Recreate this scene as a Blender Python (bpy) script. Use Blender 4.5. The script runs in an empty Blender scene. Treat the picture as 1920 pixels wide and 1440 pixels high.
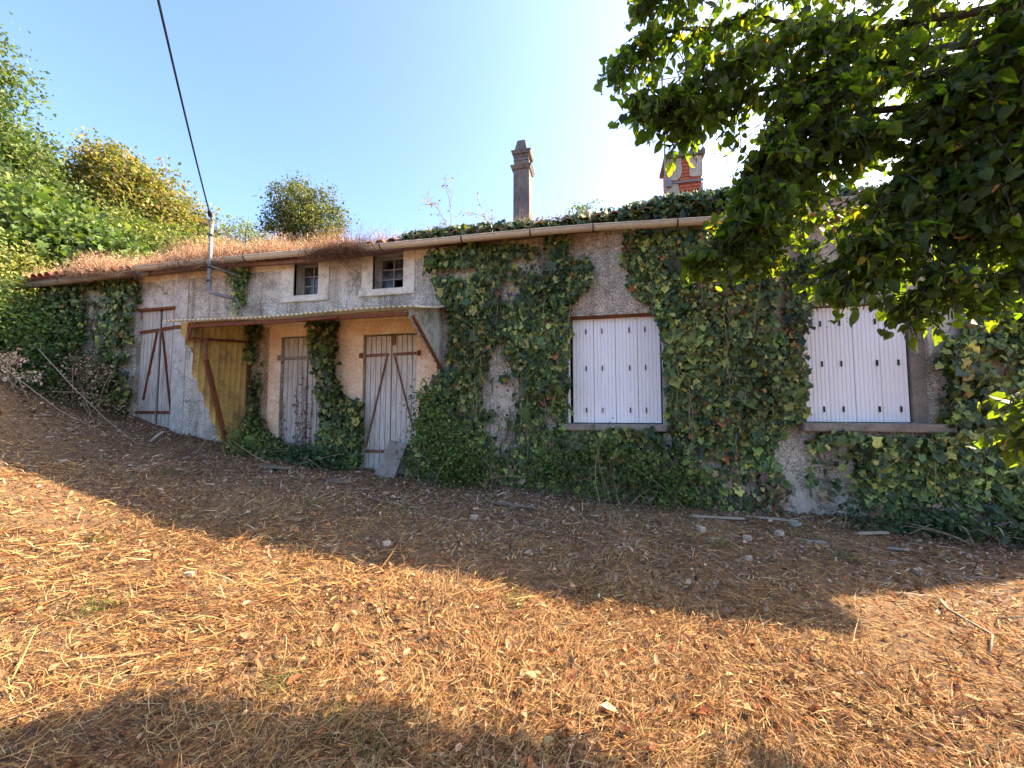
import bpy, math, random
import numpy as np
from mathutils import Vector

R = math.radians
rng = np.random.default_rng(7)
random.seed(7)
scene = bpy.context.scene
COL = scene.collection

# ------------------------------------------------------------------ camera, sky, sun, exposure
cam_d = bpy.data.cameras.new('camera')
cam = bpy.data.objects.new('camera', cam_d)
COL.objects.link(cam)
cam_d.sensor_width = 36.0
cam_d.lens = 13.875
cam_d.clip_start = 0.05
cam_d.clip_end = 2000
cam.location = (0.0, -5.6, 1.6)
cam.rotation_euler = (R(90 + 3.48), 0, R(13))
scene.camera = cam

SUN_AZ, SUN_EL = 62.0, 36.7            # azimuth from +Y towards +X, elevation
world = bpy.data.worlds.new('World')
scene.world = world
world.use_nodes = True
wn = world.node_tree
bg = wn.nodes['Background']
sky = wn.nodes.new('ShaderNodeTexSky')
sky.sky_type = 'NISHITA'
sky.sun_disc = False
sky.sun_elevation = R(SUN_EL)
sky.sun_rotation = R(SUN_AZ)
sky.altitude = 50
sky.air_density = 0.75
sky.dust_density = 2.6
sky.ozone_density = 4.2
wn.links.new(sky.outputs[0], bg.inputs[0])
bg.inputs[1].default_value = 0.15

sun_d = bpy.data.lights.new('sun', 'SUN')
sun_d.energy = 5.0
sun_d.angle = R(0.55)
sun_d.color = (1.0, 0.80, 0.55)
sun = bpy.data.objects.new('sun', sun_d)
COL.objects.link(sun)
sdir = Vector((math.sin(R(SUN_AZ)) * math.cos(R(SUN_EL)), math.cos(R(SUN_AZ)) * math.cos(R(SUN_EL)), math.sin(R(SUN_EL))))
sun.rotation_euler = sdir.to_track_quat('Z', 'Y').to_euler()

scene.view_settings.view_transform = 'Standard'
scene.view_settings.look = 'None'
scene.view_settings.gamma = 1.0
scene.view_settings.use_curve_mapping = False
scene.view_settings.exposure = 2.12
scene.cycles.use_denoising = True
scene.cycles.max_bounces = 8
scene.cycles.transparent_max_bounces = 8

# ------------------------------------------------------------------ helpers
def tag(o, label=None, cat=None, group=None, kind=None):
    if label: o['label'] = label
    if cat: o['category'] = cat
    if group: o['group'] = group
    if kind: o['kind'] = kind
    return o

def link(name, me, parent=None):
    o = bpy.data.objects.new(name, me)
    COL.objects.link(o)
    if parent is not None:
        o.parent = parent
        o.matrix_parent_inverse = parent.matrix_world.inverted() if False else o.matrix_parent_inverse
    return o

def empty(name, loc=(0, 0, 0)):
    o = bpy.data.objects.new(name, None)
    o.empty_display_size = 0.1
    COL.objects.link(o)
    return o                       # all empties sit at the origin so that parts keep world coordinates

def np_mesh(name, V, faces, mat, col=None, smooth=False):
    """V (n,3); faces: list of (m,k) int arrays"""
    V = np.asarray(V, dtype=np.float32)
    me = bpy.data.meshes.new(name)
    me.vertices.add(len(V))
    me.vertices.foreach_set('co', V.ravel())
    idx = np.concatenate([np.asarray(f, dtype=np.int32).ravel() for f in faces])
    tot = np.concatenate([np.full(len(f), np.asarray(f).shape[1], dtype=np.int32) for f in faces])
    start = np.concatenate([[0], np.cumsum(tot)[:-1]]).astype(np.int32)
    me.loops.add(len(idx))
    me.loops.foreach_set('vertex_index', idx)
    me.polygons.add(len(tot))
    me.polygons.foreach_set('loop_start', start)
    if smooth:
        me.polygons.foreach_set('use_smooth', np.ones(len(tot), dtype=bool))
    me.update(calc_edges=True)
    if col is not None:
        a = me.color_attributes.new('tint', 'FLOAT_COLOR', 'POINT')
        c = np.ones((len(V), 4), dtype=np.float32)
        c[:, :3] = col
        a.data.foreach_set('color', c.ravel())
    if mat is not None:
        me.materials.append(mat)
    return me

def scatter(name, tv, tf, M, T, cols, mat, smooth=False):
    """copies of a template (tv verts, tf list of face arrays) with matrices M (n,3,3), places T, tints cols"""
    n, k = len(T), len(tv)
    V = np.einsum('nij,kj->nki', M, tv) + T[:, None, :]
    offs = (np.arange(n) * k)[:, None, None]
    faces = [(np.asarray(f)[None] + offs).reshape(-1, np.asarray(f).shape[1]) for f in tf]
    C = np.repeat(cols, k, axis=0) if cols is not None else None
    return np_mesh(name, V.reshape(-1, 3), faces, mat, C, smooth)

class MB:
    def __init__(s): s.v = []; s.f = []
    def add(s, vs, fs):
        o = len(s.v); s.v += [tuple(map(float, v)) for v in vs]; s.f += [tuple(i + o for i in f) for f in fs]; return s
    def box(s, x0, x1, y0, y1, z0, z1, b=0.0):
        if b <= 0:
            vs = [(x, y, z) for z in (z0, z1) for y in (y0, y1) for x in (x0, x1)]
            return s.add(vs, [(0, 2, 3, 1), (4, 5, 7, 6), (0, 1, 5, 4), (2, 6, 7, 3), (0, 4, 6, 2), (1, 3, 7, 5)])
        # bevel on the front (-y) face edges
        vs = [(x0, y1, z0), (x1, y1, z0), (x1, y1, z1), (x0, y1, z1),
              (x0, y0 + b, z0), (x1, y0 + b, z0), (x1, y0 + b, z1), (x0, y0 + b, z1),
              (x0 + b, y0, z0 + b), (x1 - b, y0, z0 + b), (x1 - b, y0, z1 - b), (x0 + b, y0, z1 - b)]
        fs = [(3, 2, 1, 0), (0, 1, 5, 4), (1, 2, 6, 5), (2, 3, 7, 6), (3, 0, 4, 7),
              (4, 5, 9, 8), (5, 6, 10, 9), (6, 7, 11, 10), (7, 4, 8, 11), (8, 9, 10, 11)]
        return s.add(vs, fs)
    def quad(s, a, b, c, d): return s.add([a, b, c, d], [(0, 1, 2, 3)])
    def bar(s, p, q, w, h=None):
        """square bar from p to q"""
        h = h or w
        p, q = Vector(p), Vector(q); d = (q - p).normalized()
        up = Vector((0, 0, 1)) if abs(d.z) < .9 else Vector((0, 1, 0))
        a = d.cross(up).normalized() * w / 2; b = a.cross(d).normalized() * h / 2
        vs = [r + sa * a + sb * b for r in (p, q) for sa, sb in ((-1, -1), (1, -1), (1, 1), (-1, 1))]
        return s.add(vs, [(0, 1, 2, 3), (7, 6, 5, 4), (0, 4, 5, 1), (1, 5, 6, 2), (2, 6, 7, 3), (3, 7, 4, 0)])
    def tube(s, pts, r, n=6, cap=True):
        pts = [Vector(p) for p in pts]
        rs = r if isinstance(r, (list, tuple, np.ndarray)) else [r] * len(pts)
        o = len(s.v); up = Vector((.13, .21, 1)).normalized()
        for i, p in enumerate(pts):
            d = (pts[min(i + 1, len(pts) - 1)] - pts[max(i - 1, 0)])
            d = d.normalized() if d.length > 1e-9 else Vector((0, 0, 1))
            u = up if abs(d.dot(up)) < .95 else Vector((1, 0, 0))
            a = d.cross(u).normalized(); b = a.cross(d)
            for k in range(n):
                t = 2 * math.pi * k / n
                s.v.append(tuple(p + (a * math.cos(t) + b * math.sin(t)) * rs[i]))
        for i in range(len(pts) - 1):
            for k in range(n):
                k2 = (k + 1) % n
                s.f.append((o + i * n + k, o + i * n + k2, o + (i + 1) * n + k2, o + (i + 1) * n + k))
        if cap:
            s.f.append(tuple(o + k for k in range(n))[::-1])
            s.f.append(tuple(o + (len(pts) - 1) * n + k for k in range(n)))
        return s
    def mesh(s, name, mat, smooth=False):
        me = bpy.data.meshes.new(name); me.from_pydata(s.v, [], s.f)
        if smooth:
            me.polygons.foreach_set('use_smooth', np.ones(len(me.polygons), dtype=bool))
        me.materials.append(mat); me.update(); return me
    def obj(s, name, mat, parent=None, smooth=False):
        return link(name, s.mesh(name, mat, smooth), parent)

# value noise, vectorised
_perm = np.random.default_rng(3).random((256, 256)).astype(np.float64)
def vnoise(x, y):
    x = np.asarray(x, float); y = np.asarray(y, float)
    xi = np.floor(x).astype(int); yi = np.floor(y).astype(int)
    fx = x - xi; fy = y - yi
    fx = fx * fx * (3 - 2 * fx); fy = fy * fy * (3 - 2 * fy)
    g = lambda a, b: _perm[a & 255, b & 255]
    return (g(xi, yi) * (1 - fx) + g(xi + 1, yi) * fx) * (1 - fy) + (g(xi, yi + 1) * (1 - fx) + g(xi + 1, yi + 1) * fx) * fy
def fbm(x, y, o=4):
    s = 0; a = .5; t = 0
    for i in range(o):
        s = s + a * vnoise(x * 2 ** i + 17.3 * i, y * 2 ** i + 9.1 * i); t += a; a *= .5
    return s / t

def in_poly(px, pz, poly):
    res = np.zeros(len(px), bool)
    n = len(poly)
    for i in range(n):
        x1, z1 = poly[i]; x2, z2 = poly[(i + 1) % n]
        c = ((z1 > pz) != (z2 > pz))
        with np.errstate(divide='ignore', invalid='ignore'):
            xin = (x2 - x1) * (pz - z1) / (z2 - z1 + 1e-12) + x1
        res ^= c & (px < xin)
    return res

def basis(normal, tip):
    """matrices whose columns are (side, tip direction, normal)"""
    n = normal / np.linalg.norm(normal, axis=1, keepdims=True)
    t = tip - (tip * n).sum(1, keepdims=True) * n
    t /= np.linalg.norm(t, axis=1, keepdims=True) + 1e-9
    s = np.cross(t, n)
    return np.stack([s, t, n], axis=2)

def rdir(n, r=rng):
    v = r.normal(size=(n, 3)); return v / np.linalg.norm(v, axis=1, keepdims=True)

def pick(colors, n, jit=.15, r=rng, p=None):
    c = np.array(colors)[r.choice(len(colors), n, p=p)]
    c = c * (1 + r.normal(size=(n, 1)) * jit) * (1 + r.normal(size=(n, 3)) * jit * .3)
    return np.clip(c, .004, .95)

# ------------------------------------------------------------------ materials
def new_mat(name):
    m = bpy.data.materials.new(name); m.use_nodes = True
    nt = m.node_tree
    return m, nt, nt.nodes['Principled BSDF']

def N(nt, t, **kw):
    n = nt.nodes.new(t)
    for k, v in kw.items():
        if k in n.inputs: n.inputs[k].default_value = v
        else: setattr(n, k, v)
    return n

def ramp(nt, src, stops):
    r = nt.nodes.new('ShaderNodeValToRGB')
    e = r.color_ramp.elements
    while len(e) > len(stops): e.remove(e[-1])
    while len(e) < len(stops): e.new(.5)
    for k, (p, c) in enumerate(stops):
        e[k].position = p; e[k].color = (*c, 1) if len(c) == 3 else c
    nt.links.new(src, r.inputs[0]); return r.outputs[0]

def mix(nt, a, b, fac, mode='MIX'):
    m = nt.nodes.new('ShaderNodeMix'); m.data_type = 'RGBA'; m.blend_type = mode
    for s, i in ((fac, 0), (a, 6), (b, 7)):
        if isinstance(s, (int, float)): m.inputs[i].default_value = s
        elif isinstance(s, tuple): m.inputs[i].default_value = (*s, 1)
        else: nt.links.new(s, m.inputs[i])
    return m.outputs[2]

def bump(nt, bsdf, src, strength, dist):
    b = nt.nodes.new('ShaderNodeBump'); b.inputs['Strength'].default_value = strength; b.inputs['Distance'].default_value = dist
    nt.links.new(src, b.inputs['Height']); nt.links.new(b.outputs[0], bsdf.inputs['Normal'])

def surf_mat(name, c1, c2, scale=4, fine=60, rough=.85, bmp=.3, bdist=.004, stain=None, stain_amt=.6, stretch=None, spec=.2, metallic=0, grain=1.0):
    """two-tone weathered surface: broad noise between c1 and c2, fine grain, optional stain colour"""
    m, nt, b = new_mat(name)
    tc = nt.nodes.new('ShaderNodeNewGeometry')
    co = tc.outputs['Position']
    if stretch:
        mp = N(nt, 'ShaderNodeMapping'); mp.inputs['Scale'].default_value = stretch
        nt.links.new(co, mp.inputs[0]); co = mp.outputs[0]
    n1 = N(nt, 'ShaderNodeTexNoise', Scale=scale, Detail=6.0, Roughness=.65); nt.links.new(co, n1.inputs['Vector'])
    n2 = N(nt, 'ShaderNodeTexNoise', Scale=fine, Detail=3.0); nt.links.new(co, n2.inputs['Vector'])
    c = ramp(nt, n1.outputs[0], [(.32, c1), (.68, c2)])
    g = ramp(nt, n2.outputs[0], [(.3, (1 - .28 * grain,) * 3), (.7, (1 + .2 * grain,) * 3)])
    c = mix(nt, c, g, 1.0, 'MULTIPLY')
    if stain:
        n3 = N(nt, 'ShaderNodeTexNoise', Scale=scale * 1.7, Detail=8.0, Roughness=.75); nt.links.new(co, n3.inputs['Vector'])
        f = ramp(nt, n3.outputs[0], [(.5, (0, 0, 0)), (.68, (stain_amt,) * 3)])
        c = mix(nt, c, stain, f)
    nt.links.new(c, b.inputs['Base Color'])
    b.inputs['Roughness'].default_value = rough
    b.inputs['Specular IOR Level'].default_value = spec
    b.inputs['Metallic'].default_value = metallic
    if bmp: bump(nt, b, n2.outputs[0], bmp, bdist)
    return m

def roughcast_mat(name, light, dark, stain, vor=75):
    m, nt, b = new_mat(name)
    tc = nt.nodes.new('ShaderNodeNewGeometry'); co = tc.outputs['Position']
    v = N(nt, 'ShaderNodeTexVoronoi', Scale=vor); nt.links.new(co, v.inputs['Vector'])
    n1 = N(nt, 'ShaderNodeTexNoise', Scale=1.3, Detail=7.0, Roughness=.7); nt.links.new(co, n1.inputs['Vector'])
    n2 = N(nt, 'ShaderNodeTexNoise', Scale=38.0, Detail=4.0, Roughness=.7); nt.links.new(co, n2.inputs['Vector'])
    sep = N(nt, 'ShaderNodeSeparateColor'); nt.links.new(v.outputs['Color'], sep.inputs[0])
    c = ramp(nt, sep.outputs[0], [(.1, dark), (.55, light), (.95, tuple(min(1, x * 1.45) for x in light))])
    d = ramp(nt, n2.outputs[0], [(.35, (.55,) * 3), (.62, (1.12,) * 3)])
    c = mix(nt, c, d, 1.0, 'MULTIPLY')
    f = ramp(nt, n1.outputs[0], [(.44, (0, 0, 0)), (.60, (.9,) * 3)])
    c = mix(nt, c, mix(nt, c, stain, 1.0, 'MULTIPLY'), f)
    n5 = N(nt, 'ShaderNodeTexNoise', Scale=.8, Detail=9.0, Roughness=.72); nt.links.new(co, n5.inputs['Vector'])
    n5.inputs['Distortion'].default_value = .6
    c = mix(nt, c, tuple(min(1, q * 1.12) for q in light), ramp(nt, n5.outputs[0], [(.53, (0, 0, 0)), (.57, (.55,) * 3)]))
    vc = N(nt, 'ShaderNodeTexVoronoi', Scale=1.1); vc.feature = 'DISTANCE_TO_EDGE'
    wv = N(nt, 'ShaderNodeTexNoise', Scale=5.0, Detail=4.0); nt.links.new(co, wv.inputs['Vector'])
    nt.links.new(mix(nt, co, wv.outputs['Color'], .12), vc.inputs['Vector'])
    c = mix(nt, c, (.09, .075, .06), ramp(nt, vc.outputs['Distance'], [(.0, (.75,) * 3), (.006, (0, 0, 0))]))
    mp = N(nt, 'ShaderNodeMapping'); mp.inputs['Scale'].default_value = (7, 7, .45); nt.links.new(co, mp.inputs[0])
    n4 = N(nt, 'ShaderNodeTexNoise', Scale=1.0, Detail=5.0, Roughness=.7); nt.links.new(mp.outputs[0], n4.inputs['Vector'])
    c = mix(nt, c, ramp(nt, n4.outputs[0], [(.40, (1.08,) * 3), (.52, (.92, .9, .87)), (.66, (.60, .57, .52))]), 1.0, 'MULTIPLY')
    nt.links.new(c, b.inputs['Base Color'])
    b.inputs['Roughness'].default_value = .95; b.inputs['Specular IOR Level'].default_value = .1
    h = nt.nodes.new('ShaderNodeMath'); h.operation = 'ADD'
    nt.links.new(v.outputs['Distance'], h.inputs[0]); nt.links.new(n2.outputs[0], h.inputs[1])
    bump(nt, b, h.outputs[0], .9, .012)
    return m

def leaf_mat(name, trans=.35, tcol=(1.3, 1.5, .5), rough=.5, spec=.3):
    m, nt, b = new_mat(name)
    a = nt.nodes.new('ShaderNodeVertexColor'); a.layer_name = 'tint'
    tc = nt.nodes.new('ShaderNodeNewGeometry')
    n1 = N(nt, 'ShaderNodeTexNoise', Scale=45.0, Detail=2.0); nt.links.new(tc.outputs['Position'], n1.inputs['Vector'])
    g = ramp(nt, n1.outputs[0], [(.3, (.75,) * 3), (.7, (1.25,) * 3)])
    c = mix(nt, a.outputs[0], g, 1.0, 'MULTIPLY')
    nt.links.new(c, b.inputs['Base Color'])
    b.inputs['Roughness'].default_value = rough; b.inputs['Specular IOR Level'].default_value = spec
    if trans > 0:
        t = nt.nodes.new('ShaderNodeBsdfTranslucent')
        tm = mix(nt, c, tcol, 1.0, 'MULTIPLY'); nt.links.new(tm, t.inputs[0])
        mx = nt.nodes.new('ShaderNodeMixShader'); mx.inputs[0].default_value = trans
        nt.links.new(b.outputs[0], mx.inputs[1]); nt.links.new(t.outputs[0], mx.inputs[2])
        nt.links.new(mx.outputs[0], nt.nodes['Material Output'].inputs[0])
    return m

M = {}
M['roughcast'] = roughcast_mat('pebbledash', (.71, .65, .545), (.38, .34, .275), (.54, .53, .50), 95)
M['roughcast_warm'] = roughcast_mat('pebbledash_warm', (.60, .46, .31), (.30, .21, .13), (.75, .7, .62), 95)
M['cream'] = surf_mat('cream_render', (.76, .70, .57), (.60, .54, .42), 3, 70, .9, .35, .004, (.17, .15, .12), .7)
M['ochre'] = surf_mat('ochre_render', (.80, .60, .39), (.62, .41, .24), 1.6, 60, .9, .4, .006, (.84, .77, .65), 1.0)
M['grey_render'] = surf_mat('grey_render', (.60, .56, .48), (.40, .365, .305), 5, 80, .92, .5, .006, (.08, .075, .065), .7)
M['concrete'] = surf_mat('concrete', (.31, .27, .215), (.19, .165, .13), 6, 90, .9, .4, .004, (.09, .085, .075), .6)
M['dark'] = surf_mat('shade_black', (.012, .012, .012), (.02, .02, .02), 3, 20, .9, 0)  # near-black colour that stands in for shade in rooms and plank gaps
M['wood'] = surf_mat('grey_wood', (.62, .57, .49), (.35, .315, .26), 2.6, 34, .85, .6, .004, (.11, .09, .065), .85, stretch=(14, 14, .8))
M['wood2'] = surf_mat('grey_wood_pale', (.72, .68, .60), (.46, .43, .37), 2.6, 34, .85, .6, .004, (.15, .125, .095), .8, stretch=(14, 14, .8))
M['frame_wood'] = surf_mat('window_wood', (.33, .34, .32), (.2, .2, .18), 8, 60, .8, .3, .002)
M['rust'] = surf_mat('rusty_iron', (.11, .038, .018), (.20, .065, .026), 14, 90, .85, .5, .002, (.06, .028, .016), .7)
M['rust_light'] = surf_mat('rusty_iron_worn', (.13, .05, .026), (.24, .10, .05), 22, 110, .85, .5, .002, (.5, .45, .38), .7)
M['pvc'] = surf_mat('white_pvc', (.86, .87, .88), (.81, .82, .83), 1.2, 25, .45, .0, .001, (.70, .67, .62), .3, spec=.4, grain=.06, stretch=(4, 4, .5))
M['black'] = surf_mat('black_metal', (.02, .02, .022), (.035, .035, .035), 10, 50, .5, .1)
M['gutter'] = surf_mat('beige_pvc', (.55, .48, .35), (.47, .40, .28), 3, 40, .5, .05, .001, (.33, .27, .18), .6, stretch=(1, 3, 3), spec=.4)
M['gutter_old'] = surf_mat('old_gutter', (.30, .24, .15), (.20, .15, .09), 4, 40, .7, .2, .002, (.1, .07, .045), .7)
M['fascia'] = surf_mat('fascia_paint', (.62, .46, .31), (.52, .37, .24), 3, 40, .7, .1, .002, (.35, .25, .16), .5)
M['tile'] = surf_mat('clay_tile', (.40, .16, .085), (.27, .105, .06), 5, 60, .9, .4, .003, (.10, .075, .055), .75)
M['tile_old'] = surf_mat('lichen_tile', (.30, .15, .10), (.2, .11, .08), 6, 60, .92, .4, .003, (.28, .25, .19), .7)
M['steel'] = surf_mat('galvanised', (.24, .24, .23), (.16, .16, .155), 10, 70, .6, .1, .001, metallic=.2)
M['chimney'] = surf_mat('chimney_cement', (.20, .185, .165), (.11, .10, .09), 4, 60, .93, .6, .006, (.05, .045, .04), .75, stretch=(1.5, 1.5, .6))
M['chimney_cream'] = surf_mat('chimney_render', (.52, .45, .34), (.36, .31, .24), 4, 60, .93, .5, .005, (.14, .12, .1), .7)
M['brick'] = surf_mat('red_brick', (.50, .13, .06), (.38, .095, .05), 9, 80, .9, .5, .003, (.3, .2, .15), .4)
M['cable'] = surf_mat('black_cable', (.012, .012, .013), (.02, .02, .02), 10, 50, .6, 0)
M['bark'] = surf_mat('bark', (.085, .066, .046), (.045, .036, .027), 12, 60, .95, .8, .01, stretch=(3, 3, .8))
M['stem'] = surf_mat('ivy_stem', (.17, .125, .08), (.10, .075, .05), 14, 60, .95, .3)
M['straw_stem'] = surf_mat('dry_cane', (.38, .29, .19), (.26, .19, .12), 12, 60, .9, .2)
M['stone'] = surf_mat('pale_stone', (.50, .41, .30), (.33, .26, .18), 12, 60, .95, .6, .008)
M['slate'] = surf_mat('blue_scrap', (.20, .22, .20), (.26, .24, .20), 9, 60, .8, .4, .004)
M['dull_stone'] = surf_mat('dull_stone', (.22, .17, .115), (.13, .10, .07), 8, 70, .95, .5, .006, (.3, .27, .22), .5)
M['plank_old'] = surf_mat('bleached_plank', (.45, .38, .29), (.32, .26, .19), 6, 60, .9, .4, .003, stretch=(.6, 6, 6))

M['ivy'] = leaf_mat('ivy_leaf', .12, (1.2, 1.5, .5), .45, .35)
M['linden'] = leaf_mat('linden_leaf', .5, (6.6, 6.0, .7), .5, .2)
M['foliage'] = leaf_mat('tree_leaf', .35, (1.6, 1.7, .6), .55, .25)
M['dryleaf'] = leaf_mat('dry_leaf', .2, (1.2, 1.0, .8), .8, .1)
M['straw'] = leaf_mat('straw', .18, (1.1, 1.0, .8), .75, .15)

def glass_mat():
    m, nt, b = new_mat('dusty_glass')
    b.inputs['Base Color'].default_value = (.022, .026, .032, 1)
    n = N(nt, 'ShaderNodeTexNoise', Scale=6.0, Detail=4.0)
    tc = nt.nodes.new('ShaderNodeNewGeometry'); nt.links.new(tc.outputs['Position'], n.inputs['Vector'])
    c = ramp(nt, n.outputs[0], [(.35, (.012, .014, .018)), (.7, (.085, .085, .08))])
    nt.links.new(c, b.inputs['Base Color'])
    r = ramp(nt, n.outputs[0], [(.3, (.06,) * 3), (.7, (.35,) * 3)]); nt.links.new(r, b.inputs['Roughness'])
    return m
M['glass'] = glass_mat()

def sheet_mat(name, c1, c2, stain, trans):
    m, nt, b = new_mat(name)
    tc = nt.nodes.new('ShaderNodeNewGeometry')
    n1 = N(nt, 'ShaderNodeTexNoise', Scale=3.0, Detail=6.0, Roughness=.7); nt.links.new(tc.outputs['Position'], n1.inputs['Vector'])
    n2 = N(nt, 'ShaderNodeTexNoise', Scale=60.0, Detail=3.0); nt.links.new(tc.outputs['Position'], n2.inputs['Vector'])
    c = ramp(nt, n1.outputs[0], [(.3, c1), (.5, c2), (.66, stain)])
    c = mix(nt, c, ramp(nt, n2.outputs[0], [(.3, (.8,) * 3), (.7, (1.15,) * 3)]), 1.0, 'MULTIPLY')
    nt.links.new(c, b.inputs['Base Color']); b.inputs['Roughness'].default_value = .6
    t = nt.nodes.new('ShaderNodeBsdfTranslucent'); nt.links.new(c, t.inputs[0])
    mx = nt.nodes.new('ShaderNodeMixShader'); mx.inputs[0].default_value = trans
    nt.links.new(b.outputs[0], mx.inputs[1]); nt.links.new(t.outputs[0], mx.inputs[2])
    nt.links.new(mx.outputs[0], nt.nodes['Material Output'].inputs[0])
    return m
M['fibre'] = sheet_mat('yellow_fibreglass', (.62, .43, .12), (.52, .34, .09), (.26, .15, .05), .3)
M['fibre_roof'] = sheet_mat('pale_fibreglass', (.82, .74, .55), (.78, .66, .44), (.6, .45, .26), .5)
M['fibre_grey'] = sheet_mat('mossy_sheet', (.42, .42, .36), (.33, .34, .27), (.10, .11, .07), .2)

def ground_mat():
    m, nt, b = new_mat('dry_earth')
    tc = nt.nodes.new('ShaderNodeNewGeometry'); co = tc.outputs['Position']
    n1 = N(nt, 'ShaderNodeTexNoise', Scale=1.1, Detail=8.0, Roughness=.7); nt.links.new(co, n1.inputs['Vector'])
    n2 = N(nt, 'ShaderNodeTexNoise', Scale=42.0, Detail=6.0, Roughness=.75); nt.links.new(co, n2.inputs['Vector'])
    v = N(nt, 'ShaderNodeTexVoronoi', Scale=26.0); nt.links.new(co, v.inputs['Vector'])
    c = ramp(nt, n1.outputs[0], [(.3, (.06, .042, .028)), (.5, (.115, .08, .052)), (.7, (.18, .126, .08))])
    c = mix(nt, c, ramp(nt, n2.outputs[0], [(.3, (.45,) * 3), (.66, (1.4,) * 3)]), 1.0, 'MULTIPLY')
    for ang, sc_, colr in ((.4, 1.0, (.42, .235, .088)), (1.7, 1.3, (.35, .18, .066)), (2.7, .9, (.48, .30, .13)), (1.0, 1.5, (.28, .14, .055))):
        mp = N(nt, 'ShaderNodeMapping'); mp.inputs['Rotation'].default_value = (0, 0, ang); mp.inputs['Scale'].default_value = (14 * sc_, 170 * sc_, 30)
        nt.links.new(co, mp.inputs[0])
        ns = N(nt, 'ShaderNodeTexNoise', Scale=1.0, Detail=2.0, Distortion=.4); nt.links.new(mp.outputs[0], ns.inputs['Vector'])
        c = mix(nt, c, colr, ramp(nt, ns.outputs[0], [(.60, (0, 0, 0)), (.66, (.85,) * 3)]))
    sep = N(nt, 'ShaderNodeSeparateColor'); nt.links.new(v.outputs['Color'], sep.inputs[0])
    c = mix(nt, c, (.22, .11, .05), ramp(nt, sep.outputs[0], [(.7, (0, 0, 0)), (.8, (.6,) * 3)]))
    nt.links.new(c, b.inputs['Base Color'])
    b.inputs['Roughness'].default_value = .95; b.inputs['Specular IOR Level'].default_value = .05
    bump(nt, b, n2.outputs[0], .8, .02)
    return m
M['ground'] = ground_mat()

# ------------------------------------------------------------------ ground
GX = np.array([-300, -60, -30, -18, -14, -12, -10.6, -9.3, -8.4, -7.25, -5.75, -4, -1.8, 0, 1.1, 2.3, 3.4, 4.4, 6, 10, 30, 300.])
GZ = np.array([6, 5.6, 5.0, 4.1, 3.45, 2.85, 2.25, 1.66, 1.34, 1.10, .92, .66, .50, .42, .37, .31, .24, .17, .08, 0, -.3, -.5])
_gx = np.linspace(-40, 40, 1601); _gz = np.interp(_gx, GX, GZ)
_gz = np.convolve(np.pad(_gz, 20, mode='edge'), np.ones(41) / 41, 'valid')
def gh(x, y):
    x = np.asarray(x, float); y = np.asarray(y, float)
    b = np.where(np.abs(x) < 39, np.interp(x, _gx, _gz), np.interp(x, GX, GZ))
    b = b + .055 * np.clip(y, -9, 0) + .02 * np.clip(y, 0, 30)
    sx = np.clip((-6.6 - x) / 3.2, 0, 1); sx = sx * sx * (3 - 2 * sx)
    b = b + .75 * sx * np.exp(-((y + 2.3) / 1.25) ** 2)
    near = np.exp(-((x + 2) ** 2 + (y + 2) ** 2) / 300)
    return b + near * ((fbm(x * .7, y * .7, 3) - .5) * .10 + (fbm(x * 3.1 + 5, y * 3.1, 3) - .5) * .045)

def far(a, b, n): return np.sign(b) * np.geomspace(abs(a), abs(b), n)
xs = np.concatenate([far(-14.2, -320, 16)[::-1], np.linspace(-14, 8, 160), far(8.3, 320, 18)])
ys = np.concatenate([far(-8.2, -320, 16)[::-1], np.linspace(-8, 3, 90), far(3.3, 320, 22)])
XX, YY = np.meshgrid(xs, ys)
V = np.stack([XX, YY, gh(XX, YY)], -1).reshape(-1, 3)
nx, ny = len(xs), len(ys)
ii = (np.arange(ny - 1)[:, None] * nx + np.arange(nx - 1)[None]).ravel()
F = np.stack([ii, ii + 1, ii + nx + 1, ii + nx], 1)
ground = link('ground', np_mesh('ground', V, [F], M['ground'], smooth=True))
tag(ground, kind='structure')

# ------------------------------------------------------------------ house
HX0, HX1, HD = -11.1, 5.85, 6.0
WT = 4.10                                   # wall top
house = empty('house')
tag(house, 'long low derelict farmhouse with ivy-grown walls, grey doors and weedy tiled roof', 'house')

openings = [  # x0,x1,z0,z1,depth
    (-8.56, -7.66, .6, 3.47, .10),   # tall double door
    (-5.31, -4.33, .4, 2.80, .10),   # door
    (-3.74, -2.81, .2, 2.77, .10),
    (-5.10, -4.62, 3.50, 4.10, .17),
    (-3.60, -3.06, 3.51, 4.10, .17),
    (-.50, .79, 1.38, 2.90, .17),
    (2.44, 3.74, 1.42, 2.88, .20)]
wall = MB()
bx = sorted({HX0, HX1, *[o[0] for o in openings], *[o[1] for o in openings], -9.5, -6.5, -1.6, 1.6})
bz = sorted({-.8, WT, *[o[2] for o in openings], *[o[3] for o in openings], 1.9})
for i in range(len(bx) - 1):
    for j in range(len(bz) - 1):
        cx, cz = (bx[i] + bx[i + 1]) / 2, (bz[j] + bz[j + 1]) / 2
        if any(o[0] < cx < o[1] and o[2] < cz < o[3] for o in openings): continue
        wall.quad((bx[i], 0, bz[j]), (bx[i + 1], 0, bz[j]), (bx[i + 1], 0, bz[j + 1]), (bx[i], 0, bz[j + 1]))
for x0, x1, z0, z1, d in openings:
    D = d + .28
    wall.quad((x0, 0, z0), (x0, D, z0), (x0, D, z1), (x0, 0, z1))
    wall.quad((x1, 0, z0), (x1, 0, z1), (x1, D, z1), (x1, D, z0))
    wall.quad((x0, 0, z1), (x0, D, z1), (x1, D, z1), (x1, 0, z1))
    wall.quad((x0, 0, z0), (x1, 0, z0), (x1, D, z0), (x0, D, z0))
wall.quad((HX0, 0, -.8), (HX0, 0, WT), (HX0, HD, WT), (HX0, HD, -.8))
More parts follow.
